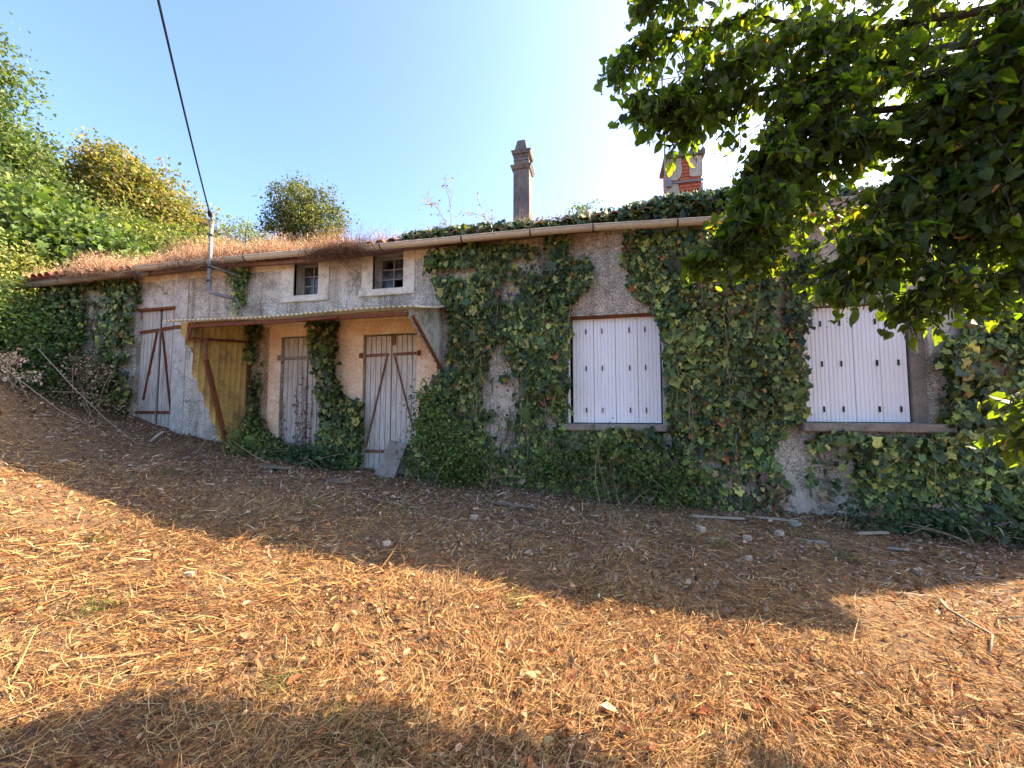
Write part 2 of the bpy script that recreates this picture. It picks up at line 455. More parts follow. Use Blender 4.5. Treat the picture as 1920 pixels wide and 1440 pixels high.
wall.quad((HX1, 0, -.8), (HX1, HD, -.8), (HX1, HD, WT), (HX1, 0, WT))
wall.quad((HX0, HD, -.8), (HX0, HD, WT), (HX1, HD, WT), (HX1, HD, -.8))
ridge_y, slope = HD / 2, math.tan(R(15))
RZ = 4.10 + ridge_y * slope
wall.add([(HX0, 0, WT), (HX0, HD, WT), (HX0, ridge_y, RZ)], [(0, 1, 2)])
wall.add([(HX1, 0, WT), (HX1, HD, WT), (HX1, ridge_y, RZ)], [(0, 2, 1)])
w_o = wall.obj('wall', M['roughcast'], house)
inner = MB(); inner.box(HX0 + .4, HX1 - .4, .5, 5.5, -.7, 4.0)
inner.obj('dark_room_fill', M['dark'], house)  # solid box, the darkness of unlit rooms put into its colour

def band(x0, x1, z0, z1, mat, d=.008, name='render_band'):
    return MB().box(x0, x1, -d, .05, z0, z1, .004).obj(name, mat, house)
# smooth bands and surrounds proud of the pebbledash
band(-8.62, -7.64, 3.97, 4.09, M['cream']); band(-7.36, -5.36, 3.97, 4.09, M['cream'])
band(-4.41, -3.80, 3.95, 4.09, M['cream']); band(-2.86, -2.30, 3.95, 4.09, M['cream'])
band(-7.638, -7.362, .8, 4.09, M['grey_render'], .014, 'pilaster')
band(-8.64, -7.64, 3.475, 3.70, M['grey_render'], .010)
for (o0, o1, i0, i1, zs) in ((-5.36, -4.41, -5.10, -4.62, 3.50), (-3.80, -2.86, -3.60, -3.06, 3.51)):
    band(o0, i0, zs - .002, 4.092, M['cream'], .016, 'window_surround')
    band(i1, o1, zs - .002, 4.092, M['cream'], .016, 'window_surround')
# ochre-toned render under the lean-to
band(-5.55, -5.312, .5, 2.98, M['ochre']); band(-5.312, -4.328, 2.802, 2.98, M['ochre'])
band(-4.328, -3.742, .3, 2.98, M['ochre']); band(-3.742, -2.808, 2.772, 2.98, M['ochre']); band(-2.808, -2.46, .2, 2.98, M['ochre'])
band(-5.94, -5.555, .4, 2.98, M['roughcast_warm'], .005)
band(-5.94, -2.46, 2.983, 3.13, M['ochre'], .006)

# --- doors
def door_leaf(x0, x1, z0, z1, y, n, mat):
    d = empty('door_leaf'); d.parent = house
    w = (x1 - x0) / n
    for k in range(n):
        j = random.uniform(-.004, .004)
        zb = z0 + random.uniform(0, .03)
        MB().box(x0 + k * w + .005, x0 + (k + 1) * w - .005, y + j, y + .03, zb, z1 - random.uniform(0, .008), .004).obj('plank', mat, d)
    MB().box(x0 + .01, x1 - .01, y + .031, y + .045, z0 + .2, z1 - .2).obj('dark_backing', M['dark'], d)  # near-black sheet, gives the plank gaps their shade by colour
    return d
def strap(d, x0, x1, z, y, mat, h=.045, dz=0.0):
    MB().bar((x0, y, z), (x1, y, z + dz), .014, h).obj('hinge_strap', mat, d)
    for k in range(3):
        t = .2 + .3 * k
        MB().bar((x0 + (x1 - x0) * t, y - .005, z + dz * t), (x0 + (x1 - x0) * t, y - .014, z + dz * t), .014).obj('bolt', mat, d)
def brace(d, p, q, y, mat, w=.034):
    MB().bar((p[0], y, p[1]), (q[0], y, q[1]), .014, w).obj('brace', mat, d)
# tall double door far along the wall
a = door_leaf(-8.54, -8.10, 1.0, 3.44, .06, 5, M['wood']); b_ = door_leaf(-8.04, -7.67, 1.0, 3.44, .055, 4, M['wood'])
strap(a, -8.55, -8.10, 3.03, .046, M['rust'], .06, .03); strap(b_, -8.04, -7.66, 3.07, .040, M['rust'], .06, .02)
brace(a, (-8.13, 3.02), (-8.38, 1.75), .046, M['rust'], .04); brace(b_, (-8.0, 3.03), (-7.70, 1.55), .040, M['rust'], .04)
strap(b_, -8.04, -7.64, 1.52, .040, M['rust'], .05); strap(a, -8.55, -8.10, 1.52, .046, M['rust'], .05)
MB().box(-8.60, -7.64, -.004, .06, 3.43, 3.474).obj('lintel_bar', M['rust'], house)
# narrow door under the lean-to
a = door_leaf(-5.30, -4.83, .66, 2.79, .05, 5, M['wood']); b_ = door_leaf(-4.82, -4.34, .66, 2.79, .055, 5, M['wood'])
strap(a, -5.34, -4.86, 2.44, .038, M['concrete'], .05); strap(b_, -4.80, -4.30, 2.44, .042, M['concrete'], .05)
strap(a, -5.34, -4.86, 1.0, .038, M['concrete'], .05); strap(b_, -4.80, -4.30, 1.0, .042, M['concrete'], .05)
# the door beside the leaning slab
a = door_leaf(-3.73, -3.275, .52, 2.76, .05, 5, M['wood2']); b_ = door_leaf(-3.268, -2.82, .52, 2.76, .054, 5, M['wood2'])
strap(a, -3.78, -3.31, 2.44, .038, M['rust_light'], .045, .01); strap(b_, -3.24, -2.76, 2.45, .042, M['rust_light'], .045, .01)
strap(a, -3.70, -3.31, .92, .038, M['rust_light'], .045); strap(b_, -3.22, -2.84, .92, .042, M['rust_light'], .045)
brace(a, (-3.34, 2.42), (-3.68, .98), .034, M['rust_light']); brace(b_, (-3.21, 2.42), (-2.86, 1.25), .036, M['rust_light'])
MB().box(-3.25, -3.20, .028, .045, 2.60, 2.78).obj('door_latch', M['rust_light'], b_)
MB().box(-3.80, -3.745, -.03, .02, 2.40, 2.48).obj('hinge_pin', M['rust'], a); MB().box(-2.79, -2.74, -.03, .02, 2.41, 2.49).obj('hinge_pin', M['rust'], b_)
MB().box(-5.36, -5.315, -.03, .02, 2.40, 2.49).obj('hinge_pin', M['concrete'], house)

# --- small upper windows
def small_window(x0, x1, z0, z1, cols, rows, broken):
    w = empty('small_window'); w.parent = house
    y = .17
    fr = MB()
    t = .035
    fr.box(x0 - .02, x0 + t, y, y + .05, z0 - .02, z1); fr.box(x1 - t, x1 + .02, y, y + .05, z0 - .02, z1)
    fr.box(x0 + t, x1 - t, y + .002, y + .05, z0 - .02, z0 + t); fr.box(x0 + t, x1 - t, y + .002, y + .05, z1 - t, z1)
    fr.obj('window_frame', M['frame_wood'], w)
    W = (x1 - x0 - 2 * t) / cols; H = (z1 - z0 - 2 * t) / rows
    for c in range(1, cols):
        MB().box(x0 + t + c * W - .009, x0 + t + c * W + .009, y + .006, y + .04, z0 + t, z1 - t).obj('glazing_bar', M['frame_wood'], w)
    for r_ in range(1, rows):
        MB().box(x0 + t, x1 - t, y + .008, y + .038, z0 + t + r_ * H - .009, z0 + t + r_ * H + .009).obj('glazing_bar', M['frame_wood'], w)
    for c in range(cols):
        for r_ in range(rows):
            if (c, r_) in broken: continue
            p = MB().box(x0 + t + c * W + .008, x0 + t + (c + 1) * W - .008, y + .020, y + .024, z0 + t + r_ * H + .008, z0 + t + (r_ + 1) * H - .008)
            p.obj('pane', M['glass'], w)
    MB().box(x0 - .26, x1 + .22, -.035, .20, z0 - .115, z0 - .004, .008).obj('window_sill', M['cream'], w)
small_window(-5.08, -4.64, 3.50, 4.08, 2, 3, ())
small_window(-3.58, -3.08, 3.51, 4.08, 2, 3, ((0, 2), (1, 0)))

# --- white slatted shutters
def shutters(x0, x1, z0, z1, y, clips_x, clips_z):
    n_panel = 4
    W = (x1 - x0) / n_panel
    for p in range(n_panel):
        s = empty('shutter'); s.parent = house
        a0 = x0 + p * W + .002; a1 = x0 + (p + 1) * W - .002
        yy = y + (.004 if p % 2 else 0)
        n = 6; w = (a1 - a0) / n
        sm = None
        for k in range(n):
            if sm is None:
                q = MB(); h = w / 2 - .0005
                vs = [(-h, .008, z0), (-h + .006, 0, z0), (h - .006, 0, z0), (h, .008, z0), (h, .024, z0), (-h, .024, z0)]
                vs += [(v[0], v[1], z1) for v in vs]
                q.add(vs, [(i, (i + 1) % 6, (i + 1) % 6 + 6, i + 6) for i in range(6)] + [(5, 4, 3, 2, 1, 0), (6, 7, 8, 9, 10, 11)])
                sm = q.mesh('slat', M['pvc'])
            o = link('slat', sm, s); o.location = (a0 + (k + .5) * w, yy, 0)
        for cz in clips_z:
            MB().box(clips_x[p] - .007, clips_x[p] + .007, yy - .018, yy + .002, cz - .035, cz + .035).obj('clip', M['black'], s)
    return
shutters(-.42, .775, 1.395, 2.875, .10, (-.23, -.005, .365, .575), (2.69, 2.16, 1.57))
shutters(2.48, 3.58, 1.43, 2.86, .08, (2.68, 2.89, 3.265, 3.485), (2.66, 2.15, 1.585))
MB().box(-.49, -.455, .11, .16, 1.385, 2.89).obj('shutter_post', M['pvc'], house)
MB().box(-.50, .79, .02, .17, 2.87, 2.897).obj('shutter_rail', M['rust'], house)
MB().box(-.56, .86, -.10, .17, 1.29, 1.377, .012).obj('window_sill', M['concrete'], house)
MB().box(2.36, 3.86, -.16, .20, 1.32, 1.417, .012).obj('window_sill', M['concrete'], house)
MB().box(3.60, 3.74, .06, .2, 1.42, 2.87).obj('jamb_block', M['concrete'], house)

# --- roof
def sag(x): return .035 * np.sin(np.asarray(x) * .55 + 1.2) + .018 * np.sin(np.asarray(x) * 1.7) + .02 * (np.asarray(x) + 3) * -.05
EY = -.27
def rz(x, y): return 4.14 + (np.minimum(y, 2 * ridge_y - y)) * slope + sag(x)
deck = MB()
dx = np.linspace(HX0 - .2, HX1 + .2, 60)
for i in range(59):
    for y0, y1 in ((EY + .06, 1.4), (1.4, ridge_y), (ridge_y, 4.6), (4.6, HD + .25)):
        p = [(dx[i], y0), (dx[i + 1], y0), (dx[i + 1], y1), (dx[i], y1)]
        deck.add([(x, y, rz(x, y)) for x, y in p] + [(x, y, rz(x, y) - .05) for x, y in p], [(0, 1, 2, 3), (7, 6, 5, 4), (0, 4, 5, 1), (2, 6, 7, 3)])
roof = deck.obj('roof', M['tile_old'], house)
# canal tiles
TL, TW = .46, .205
def tile_tpl(r0, r1, up=1, th=.014, n=6):
    vs = []
    for y, r in ((0, r0), (TL, r1)):
        for rr in (r, r - th):
            for k in range(n + 1):
                t = math.pi * k / n
                vs.append((rr * math.cos(t), y, up * rr * math.sin(t)))
    m = n + 1; fs = []
    for k in range(n):
        fs += [(k, k + 1, 2 * m + k + 1, 2 * m + k), (m + k, 3 * m + k, 3 * m + k + 1, m + k + 1), (k, m + k, m + k + 1, k + 1)]
    return np.array(vs), fs
tv, tf = tile_tpl(.092, .075)
def tile_mesh(mat):
    q = MB(); q.add(tv, tf); return q.mesh('roof_tile', mat, False)
tms = [tile_mesh(M['tile']), tile_mesh(M['tile_old'])]
ncol = int((HX1 - HX0 + .3) / TW)
count = 0
restM, restT = [], []
def tile_mat3(tilt, twist):
    c, s = math.cos(tilt), math.sin(tilt); a, b2 = math.cos(twist), math.sin(twist)
    Rx = np.array([[1, 0, 0], [0, c, -s], [0, s, c]]); Rz = np.array([[a, -b2, 0], [b2, a, 0], [0, 0, 1]])
    return Rz @ Rx
rowsn = int((ridge_y - EY) / (TL * .82))
for row in range(rowsn):
    for c in range(ncol):
        x = HX0 - .1 + (c + .5) * TW + random.uniform(-.012, .012)
        y = EY + row * TL * .82 + random.uniform(-.03, .02)
        z = float(rz(x, y)) + .035 + random.uniform(-.006, .006)
        tilt = R(15) + random.uniform(-.03, .03); tw = random.uniform(-.05, .05)
        if row < 3 and count < 252:
            o = link('roof_tile', tms[random.random() < .45], roof)
            o.location = (x, y, z); o.rotation_euler = (tilt, 0, tw); count += 1
        else:
            restM.append(tile_mat3(tilt, tw)); restT.append((x, y, z))
fq = [np.array(tf)]
o = link('tile_rows', scatter('tile_rows', tv, fq, np.array(restM), np.array(restT), None, M['tile_old']), roof); tag(o, kind='stuff')
cv, cf = tile_tpl(.088, .1, -1)
cm, ct = [], []
for row in range(rowsn):
    for c in range(ncol):
        x = HX0 - .1 + c * TW; y = EY + .05 + row * TL * .82
        cm.append(tile_mat3(R(15), 0)); ct.append((x, y, float(rz(x, y)) + .075))
o = link('channel_tiles', scatter('channel_tiles', cv, [np.array(cf)], np.array(cm), np.array(ct), None, M['tile_old']), roof); tag(o, kind='stuff')
rm, rt = [], []
for c in range(int((HX1 - HX0) / .38)):
    x = HX0 + c * .38
    rm.append(np.array([[0, 1, 0], [-1, 0, 0], [0, 0, 1]]) @ np.eye(3) * 1.15); rt.append((x, ridge_y, float(rz(x, ridge_y)) + .05))
o = link('ridge_tiles', scatter('ridge_tiles', tv, [np.array(tf)], np.array(rm), np.array(rt), None, M['tile']), roof); tag(o, kind='stuff')
# a lone raised tile on the slope
o = link('roof_tile', tms[0], roof); o.location = (-1.9, .35, float(rz(-1.9, .35)) + .22); o.rotation_euler = (R(5), 0, R(15)); o.scale = (1.2, .8, 1.2)
o = link('roof_tile', tms[1], roof); o.location = (-1.9, .33, float(rz(-1.9, .33)) + .13); o.rotation_euler = (R(12), 0, R(-5)); o.scale = (1.25, 1, 1.2)

# --- gutter (half-round, open at the top) and brackets
def gutter(path, r, mat, name):
    q = MB(); n = 8
    for th, flip in ((0, 0), (.006, 1)):
        for i in range(len(path) - 1):
            for k in range(n):
                a0 = math.pi + math.pi * k / n; a1 = math.pi + math.pi * (k + 1) / n
                P = []
                for (x, y, z), a_ in ((path[i], a0), (path[i], a1), (path[i + 1], a1), (path[i + 1], a0)):
                    P.append((x, y + (r - th) * math.cos(a_), z + (r - th) * math.sin(a_)))
                q.quad(*(P[::-1] if flip else P))
    # rolled lip
    q.tube([(x, y - r, z + .003) for x, y, z in path], .010, 6)
    return q.obj(name, mat, house, True)
GY = -.34
gpts = [(-8.16, 4.06), (-7.3, 4.055), (-6.3, 4.05), (-5.4, 4.045), (-4.4, 4.03), (-3.43, 4.01), (-2.4, 4.0), (-1.54, 3.995), (-.7, 3.985), (-.05, 3.97), (.7, 3.935), (1.57, 3.90)]
gut = gutter([(x, GY, z + .055) for x, z in gpts], .062, M['gutter'], 'gutter')
old = gutter([(-11.35, GY + .02, 3.99), (-10.4, GY + .02, 4.0), (-9.2, GY + .03, 4.02), (-8.2, GY + .04, 4.06)], .055, M['gutter_old'], 'gutter')
gz_ = lambda x: float(np.interp(x, [p[0] for p in gpts], [p[1] for p in gpts]))
for x in (-7.1, -5.75, -4.55, -3.25, -1.95, -.95, -.1, .95):
    q = MB(); r = .066
    pts = [(x, GY + r * math.cos(math.pi + math.pi * k / 8), gz_(x) + .055 + r * math.sin(math.pi + math.pi * k / 8)) for k in range(9)]
    pts = [(x, GY - .066, gz_(x) + .085)] + pts + [(x + .02, GY + .16, gz_(x) + .12)]
    q.tube(pts, .009, 5); q.obj('bracket', M['black'], gut)
for x in (-6.9, -2.55, -1.3, .2, 1.2):
    q = MB(); r = .0645
    for i in range(8):
        a0, a1 = math.pi + math.pi * i / 8, math.pi + math.pi * (i + 1) / 8
        q.quad(*[(xx, GY + r * math.cos(t), gz_(x) + .055 + r * math.sin(t)) for xx, t in ((x - .03, a0), (x - .03, a1), (x + .03, a1), (x + .03, a0))])
    q.obj('gutter_joint', M['gutter'], gut)
MB().box(1.62, HX1 + .1, EY - .04, EY - .005, 3.93, 4.10, .006).obj('fascia_board', M['fascia'], house)
MB().box(1.62, HX1 + .1, EY - .004, .0, 4.03, 4.06).obj('soffit_board', M['fascia'], house)
MB().box(HX0 - .1, -8.0, -.25, -.22, 4.0, 4.09).obj('fascia_board', M['gutter_old'], house)

# --- chimneys
ch = empty('chimney'); ch.parent = house; ch['label'] = 'tall thin grey cement chimney with a stepped conical top'
CX, CY = -1.68, 2.75
def frustum(q, cx, cy, z0, z1, w0, w1, d0=None, d1=None):
    d0 = d0 or w0; d1 = d1 or w1
    vs = [(cx + sx * w / 2, cy + sy * d / 2, z) for z, w, d in ((z0, w0, d0), (z1, w1, d1)) for sx, sy in ((-1, -1), (1, -1), (1, 1), (-1, 1))]
    return q.add(vs, [(3, 2, 1, 0), (4, 5, 6, 7), (0, 1, 5, 4), (1, 2, 6, 5), (2, 3, 7, 6), (3, 0, 4, 7)])
frustum(MB(), CX, CY, 4.5, 6.83, .37, .35).obj('shaft', M['chimney'], ch)
frustum(MB(), CX, CY, 6.83, 6.91, .40, .48).obj('collar', M['chimney'], ch)
q = MB(); frustum(q, CX - .01, CY, 6.91, 7.18, .32, .30); q.obj('neck', M['concrete'], ch)
# rubble stones set in the neck
for k in range(9):
    x = CX - .12 + .12 * (k % 3) + random.uniform(-.01, .01); z = 6.95 + .085 * (k // 3)
    frustum(MB(), x, CY - .158, z, z + .07, .10, .085, .03, .02).obj('stone', M['chimney'], ch)
frustum(MB(), CX + .0, CY, 7.18, 7.25, .40, .45).obj('cap', M['chimney'], ch)
frustum(MB(), CX - .02, CY, 7.25, 7.55, .30, .17).obj('cowl', M['chimney'], ch)

cb = empty('chimney'); cb.parent = house; cb['label'] = 'short chimney with red bricks showing through broken render'
B0, B1, BY = 1.33, 1.97, 2.62
MB().box(B0 + .02, B1 - .02, BY + .02, BY + .6, 4.5, 6.62).obj('core', M['concrete'], cb)
rowh = .072
zc = 5.0; row = 0
bm_cache = {}
def brick(w, l=True):
    key = round(w, 3)
    if key not in bm_cache:
        bm_cache[key] = MB().box(-w / 2, w / 2, 0, .1, 0, rowh - .012, .005).mesh('brick', M['brick'])
    return bm_cache[key]
while zc < 6.58:
    xa = B0 - (.11 if row % 2 else 0)
    while xa < B1 - .01:
        l, r_ = max(xa, B0), min(xa + .22, B1)
        if r_ - l > .03:
            o = link('brick', brick(r_ - l - .012), cb); o.location = ((l + r_) / 2, BY + random.uniform(0, .005), zc)
        xa += .22
    # left flank bricks
    for k in range(3):
        o = link('brick', brick(.188), cb); o.location = (B0 + random.uniform(0, .004), BY + .1 + k * .2, zc); o.rotation_euler = (0, 0, R(-90))
    zc += rowh; row += 1
# render left standing over parts of the brickwork
def patch(pts, mat, name='render_patch', y=BY - .004):
    n = len(pts); q = MB()
    q.add([(x, y - .014, z) for x, z in pts] + [(x, y + .006, z) for x, z in pts], [tuple(range(n))] + [(i, i + n, (i + 1) % n + n, (i + 1) % n) for i in range(n)])
    q.obj(name, mat, cb)
patch([(B0 - .01, 6.18), (1.50, 6.16), (1.57, 6.22), (1.60, 6.35), (1.59, 6.62), (B0 - .01, 6.62)], M['chimney_cream'])
patch([(1.74, 6.24), (1.78, 6.2), (B1 + .01, 6.2), (B1 + .01, 6.62), (1.75, 6.62)], M['chimney_cream'])
patch([(B0 - .01, 5.3), (1.72, 5.3), (1.70, 5.62), (1.56, 5.80), (1.52, 6.08), (B0 - .01, 6.12)], M['chimney_cream'])
patch([(1.82, 5.3), (B1 + .01, 5.3), (B1 + .01, 6.1), (1.92, 5.95), (1.88, 5.7)], M['chimney_cream'])
MB().box(B0 - .06, B1 + .06, BY - .07, BY + .68, 6.62, 6.70).obj('cap', M['chimney'], cb)
q = MB()
for k in range(7):
    x = B0 - .02 + k * .105
    q.add([(x, BY - .06, 6.70), (x + .1, BY - .06, 6.70), (x + .05, BY - .05, 6.78), (x, BY + .1, 6.70), (x + .1, BY + .1, 6.70), (x + .05, BY + .1, 6.77)], [(0, 1, 2), (0, 2, 5, 3), (1, 4, 5, 2)])
q.obj('cap_edging', M['chimney'], cb)
MB().box(B0 - .03, B1 + .02, BY - .035, BY - .018, 6.09, 6.13).obj('clamp_strap', M['steel'], cb)
q = MB(); frustum(q, B0 - .0, BY - .05, 6.02, 6.18, .13, .11, .06, .05); q.obj('clamp', M['steel'], cb)

ant = empty('antenna_mast'); tag(ant, 'thin grey antenna pole strapped to the brick chimney', 'antenna')
MB().tube([(B0 - .05, BY - .05, 5.9), (B0 - .05, BY - .05, 7.0), (B0 - .07, BY - .05, 8.4)], .02, 6).obj('pole', M['frame_wood'], ant)
MB().tube([(B0 - .5, BY - .05, 8.3), (B0 + .4, BY - .05, 8.3)], .01, 5).obj('boom', M['frame_wood'], ant)

# ------------------------------------------------------------------ lean-to
lt = empty('lean_to'); tag(lt, 'rusty lean-to porch with corrugated fibreglass sheets over the doors', 'lean-to')
def corr_sheet(poly_x, fn, period, amp, nper, vrange, mat, name, th=.004, nv=4):
    pass
PX0, PX1 = -6.36, -2.28
nseg = int((PX1 - PX0) / .076 * 6)
xsr = np.linspace(PX0, PX1, nseg)
def roof_row(y, z, dz=0): return [(x, y + .012 * math.sin(x * 2.3), z + dz + .014 * math.sin(2 * math.pi * (x - PX0) / .076) + .012 * math.sin(x * 1.7)) for x in xsr]
rws = [roof_row(0.0 if False else .0, 3.17), roof_row(-.5, 3.015), roof_row(-1.12, 2.875)]
q = MB(); o0 = 0
vs = [v for r_ in rws for v in r_] + [(x, y, z - .004) for r_ in rws for (x, y, z) in r_]
fs = []
for j in range(2):
    for i in range(nseg - 1):
        a_ = j * nseg + i; fs.append((a_, a_ + nseg, a_ + nseg + 1, a_ + 1)); c_ = a_ + 3 * nseg; fs.append((c_, c_ + 1, c_ + nseg + 1, c_ + nseg))
for i in range(nseg - 1):
    a_ = 2 * nseg + i; fs.append((a_, a_ + 3 * nseg, a_ + 3 * nseg + 1, a_ + 1))
q.add(vs, fs); q.obj('roof_sheet', M['fibre_roof'], lt, True)
def side_sheet(x, outline_y, mat, ztop):
    """outline_y: list of (y, zlow) from front to wall; corrugated along y, hangs from ztop(y) to zlow"""
    ysn = np.linspace(outline_y[0][0], outline_y[-1][0], int(abs(outline_y[0][0]) / .10 * 10) + 2)
    lo = np.interp(ysn, [p[0] for p in outline_y], [p[1] for p in outline_y])
    q = MB(); n = len(ysn); nz = 5; vs = []
    for j in range(nz + 1):
        for k, y in enumerate(ysn):
            zt = ztop(y); z = zt + (lo[k] - zt) * j / nz
            vs.append((x + .026 * math.sin(2 * math.pi * y / .10) + .012 * math.sin(z * 3.1 + y * 2), y, z))
    fs = [(j * n + k, j * n + k + 1, (j + 1) * n + k + 1, (j + 1) * n + k) for j in range(nz) for k in range(n - 1)]
    q.add(vs, fs); m_ = q.obj('side_sheet', mat, lt, True)
    return m_
zt = lambda y: 3.14 + (y) * .262
side_sheet(-5.97, [(-1.14, 2.72), (-1.06, 2.55), (-.97, 2.48), (-.95, 2.15), (-.75, 1.72), (-.51, 1.14), (-.41, .90), (-.02, .84)], M['fibre'], zt)
side_sheet(-2.40, [(-1.06, 2.78), (-.96, 2.70), (-.62, 2.50), (-.3, 2.33), (-.03, 2.16)], M['fibre_grey'], zt)
# stained upper corner: a second piece of sheet lapped behind the front of the side
q = MB(); n = 40
ysn = np.linspace(-1.10, -.80, n); lo = np.interp(ysn, [-1.10, -1.0, -.80], [2.66, 2.48, 2.36])
q.add([(-6.01 + .026 * math.sin(2 * math.pi * y / .10), y, zt(y) - .01) for y in ysn] + [(-6.01 + .026 * math.sin(2 * math.pi * y / .10), y, z) for y, z in zip(ysn, lo)], [(k, k + 1, n + k + 1, n + k) for k in range(n - 1)])
q.obj('lapped_sheet', M['fibre_grey'], lt, True)
MB().bar((-6.20, -1.06, 2.80), (-2.42, -1.06, 2.80), .035, .05).obj('front_beam', M['rust'], lt)
MB().bar((-4.55, -1.10, 2.765), (-3.4, -1.10, 2.80), .03, .03).obj('loose_rod', M['rust'], lt)
MB().bar((-5.92, -.045, .8), (-5.92, -.045, 3.08), .045).obj('post', M['rust'], lt)
MB().bar((-5.90, -1.10, 2.62), (-5.90, -.07, 2.73), .03, .04).obj('rail', M['rust'], lt)
MB().bar((-5.90, -1.06, 2.77), (-5.90, -1.09, 2.62), .035).obj('hanger', M['rust'], lt)
MB().bar((-5.895, -.84, 2.66), (-5.895, -.82, 2.32), .04).obj('strut', M['rust_light'], lt)
MB().bar((-5.89, -.82, 2.34), (-5.89, -.37, .85), .05).obj('strut', M['rust'], lt)
MB().bar((-2.36, -1.02, 2.78), (-2.36, -.05, 2.16), .03, .04).obj('brace', M['rust'], lt)
MB().bar((-2.44, -.03, 2.2), (-2.44, -.03, 3.05), .035).obj('post', M['rust'], lt)
MB().bar((-5.93, -1.03, 2.815), (-5.93, -.05, 3.08), .03, .03).obj('rafter', M['rust'], lt)
MB().bar((-2.46, -1.03, 2.815), (-2.46, -.05, 3.08), .03, .03).obj('rafter', M['rust'], lt)
MB().bar((-4.2, -1.03, 2.815), (-4.2, -.05, 3.08), .03, .03).obj('rafter', M['rust'], lt)

# ------------------------------------------------------------------ service mast and overhead cable
sm = empty('service_mast'); tag(sm, 'grey galvanised electric service pipe bent against the wall above the porch', 'mast')
MX, MY = -6.40, -.42
MB().tube([(MX, MY, 4.72), (MX, MY, 4.1), (MX + .01, MY, 3.60), (MX + .04, MY, 3.53), (MX + .12, MY + .04, 3.50), (MX + .30, MY + .2, 3.46)], .030, 10).obj('pipe', M['steel'], sm, True)
MB().tube([(MX + .28, MY + .19, 3.475), (MX + .345, MY + .22, 3.44), (MX + .355, MY + .30, 3.32), (MX + .355, MY + .33, 2.9)], .013, 8).obj('conduit', M['steel'], sm, True)
for z in (4.66, 4.5, 4.02, 3.95, 3.72, 3.58):
    MB().tube([(MX, MY, z - .02), (MX, MY, z + .02)], .037, 10).obj('clamp_ring', M['black'] if z in (4.5, 3.95, 3.72) else M['steel'], sm)
MB().bar((MX + .03, MY, 3.97), (MX + .30, -.02, 3.88), .022, .035).obj('bracket', M['steel'], sm)
MB().tube([(MX - .02, MY, 4.70), (MX + .0, MY, 4.76)], .05, 10).obj('cap', M['steel'], sm)
cbv = empty('overhead_cable'); tag(cbv, 'black overhead power cable rising from the service pipe across the sky', 'cable')
p0 = np.array([MX, MY, 4.75]); p1 = np.array([-3.76, -3.08, 5.02]); p2 = np.array([1.0, -7.6, 6.1])
tt = np.linspace(0, 1, 30)
dirv = p1 - p0
pts = []
for t in tt:
    s = t * 2.6
    p = p0 + dirv * s; p[2] = 4.75 + .12 * s + .155 * s * s
    pts.append(tuple(p))
MB().tube(pts, .011, 6).obj('wire', M['cable'], cbv)
k0 = np.array(pts[0]); k1 = np.array(pts[1]); u = (k1 - k0) / np.linalg.norm(k1 - k0)
MB().tube([tuple(k0 + u * a_) for a_ in (.16, .2, .3, .38)], [.014, .032, .034, .014], 8).obj('insulator', M['cable'], cbv)

# ------------------------------------------------------------------ leaf templates
def fold(v, k):  # fold along the midrib and droop the tip
    v = np.array(v, float); out = np.zeros((len(v), 3)); out[:, :2] = v
    out[:, 2] = np.abs(v[:, 0]) * k - .22 * v[:, 1] ** 2
    return out
def fan(n): return [np.array([(0, i, i + 1) for i in range(1, n)] + [(0, n, 1)])]
ivy_v = fold([(0, .30), (0, -.03), (.48, -.06), (.30, .27), (.44, .58), (0, 1.0), (-.44, .58), (-.30, .27), (-.48, -.06)], .25); ivy_f = fan(8)
ivs_v = fold([(0, .30), (0, -.02), (.40, .0), (.38, .5), (0, 1.0), (-.38, .5), (-.40, .0)], .25); ivs_f = fan(6)
lin_v = fold([(0, .42), (0, 0), (.2, -.09), (.40, .05), (.47, .33), (.38, .6), (.19, .84), (0, 1.08), (-.17, .84), (-.38, .62), (-.48, .35), (-.42, .06), (-.21, -.09)], .22); lin_f = fan(12)
lea_v = fold([(0, 0), (.30, .35), (.20, .72), (0, 1), (-.20, .72), (-.30, .35)], .3); lea_f = [np.array([(0, 1, 2, 3), (0, 3, 4, 5)])]
dia_v = fold([(0, 0), (.30, .45), (0, 1), (-.30, .45)], .35); dia_f = [np.array([(0, 1, 3), (1, 2, 3)])]
fig_v = fold([(0, .35), (0, -.05), (.3, -.1), (.62, .2), (.34, .34), (.52, .78), (.2, .62), (0, 1.05), (-.2, .62), (-.52, .78), (-.34, .34), (-.62, .2), (-.3, -.1)], .2); fig_f = fan(12)

def leaf_parts(parent, name, tv, tf, colors, mat, Mx, T, S, r=rng, tint_p=None):
    """single leaves as child objects sharing a handful of meshes; S sizes, Mx unit matrices"""
    from mathutils import Matrix
    cs = pick(colors, 10, .18, r, tint_p)
    ms = [np_mesh(name, tv, tf, mat, np.repeat(cs[k][None], len(tv), 0)) for k in range(10)]
    for i in range(len(T)):
        o = link(name, ms[i % 10], parent)
        A = Mx[i] * S[i]
        o.matrix_local = Matrix([[*A[0], T[i][0]], [*A[1], T[i][1]], [*A[2], T[i][2]], [0, 0, 0, 1]])

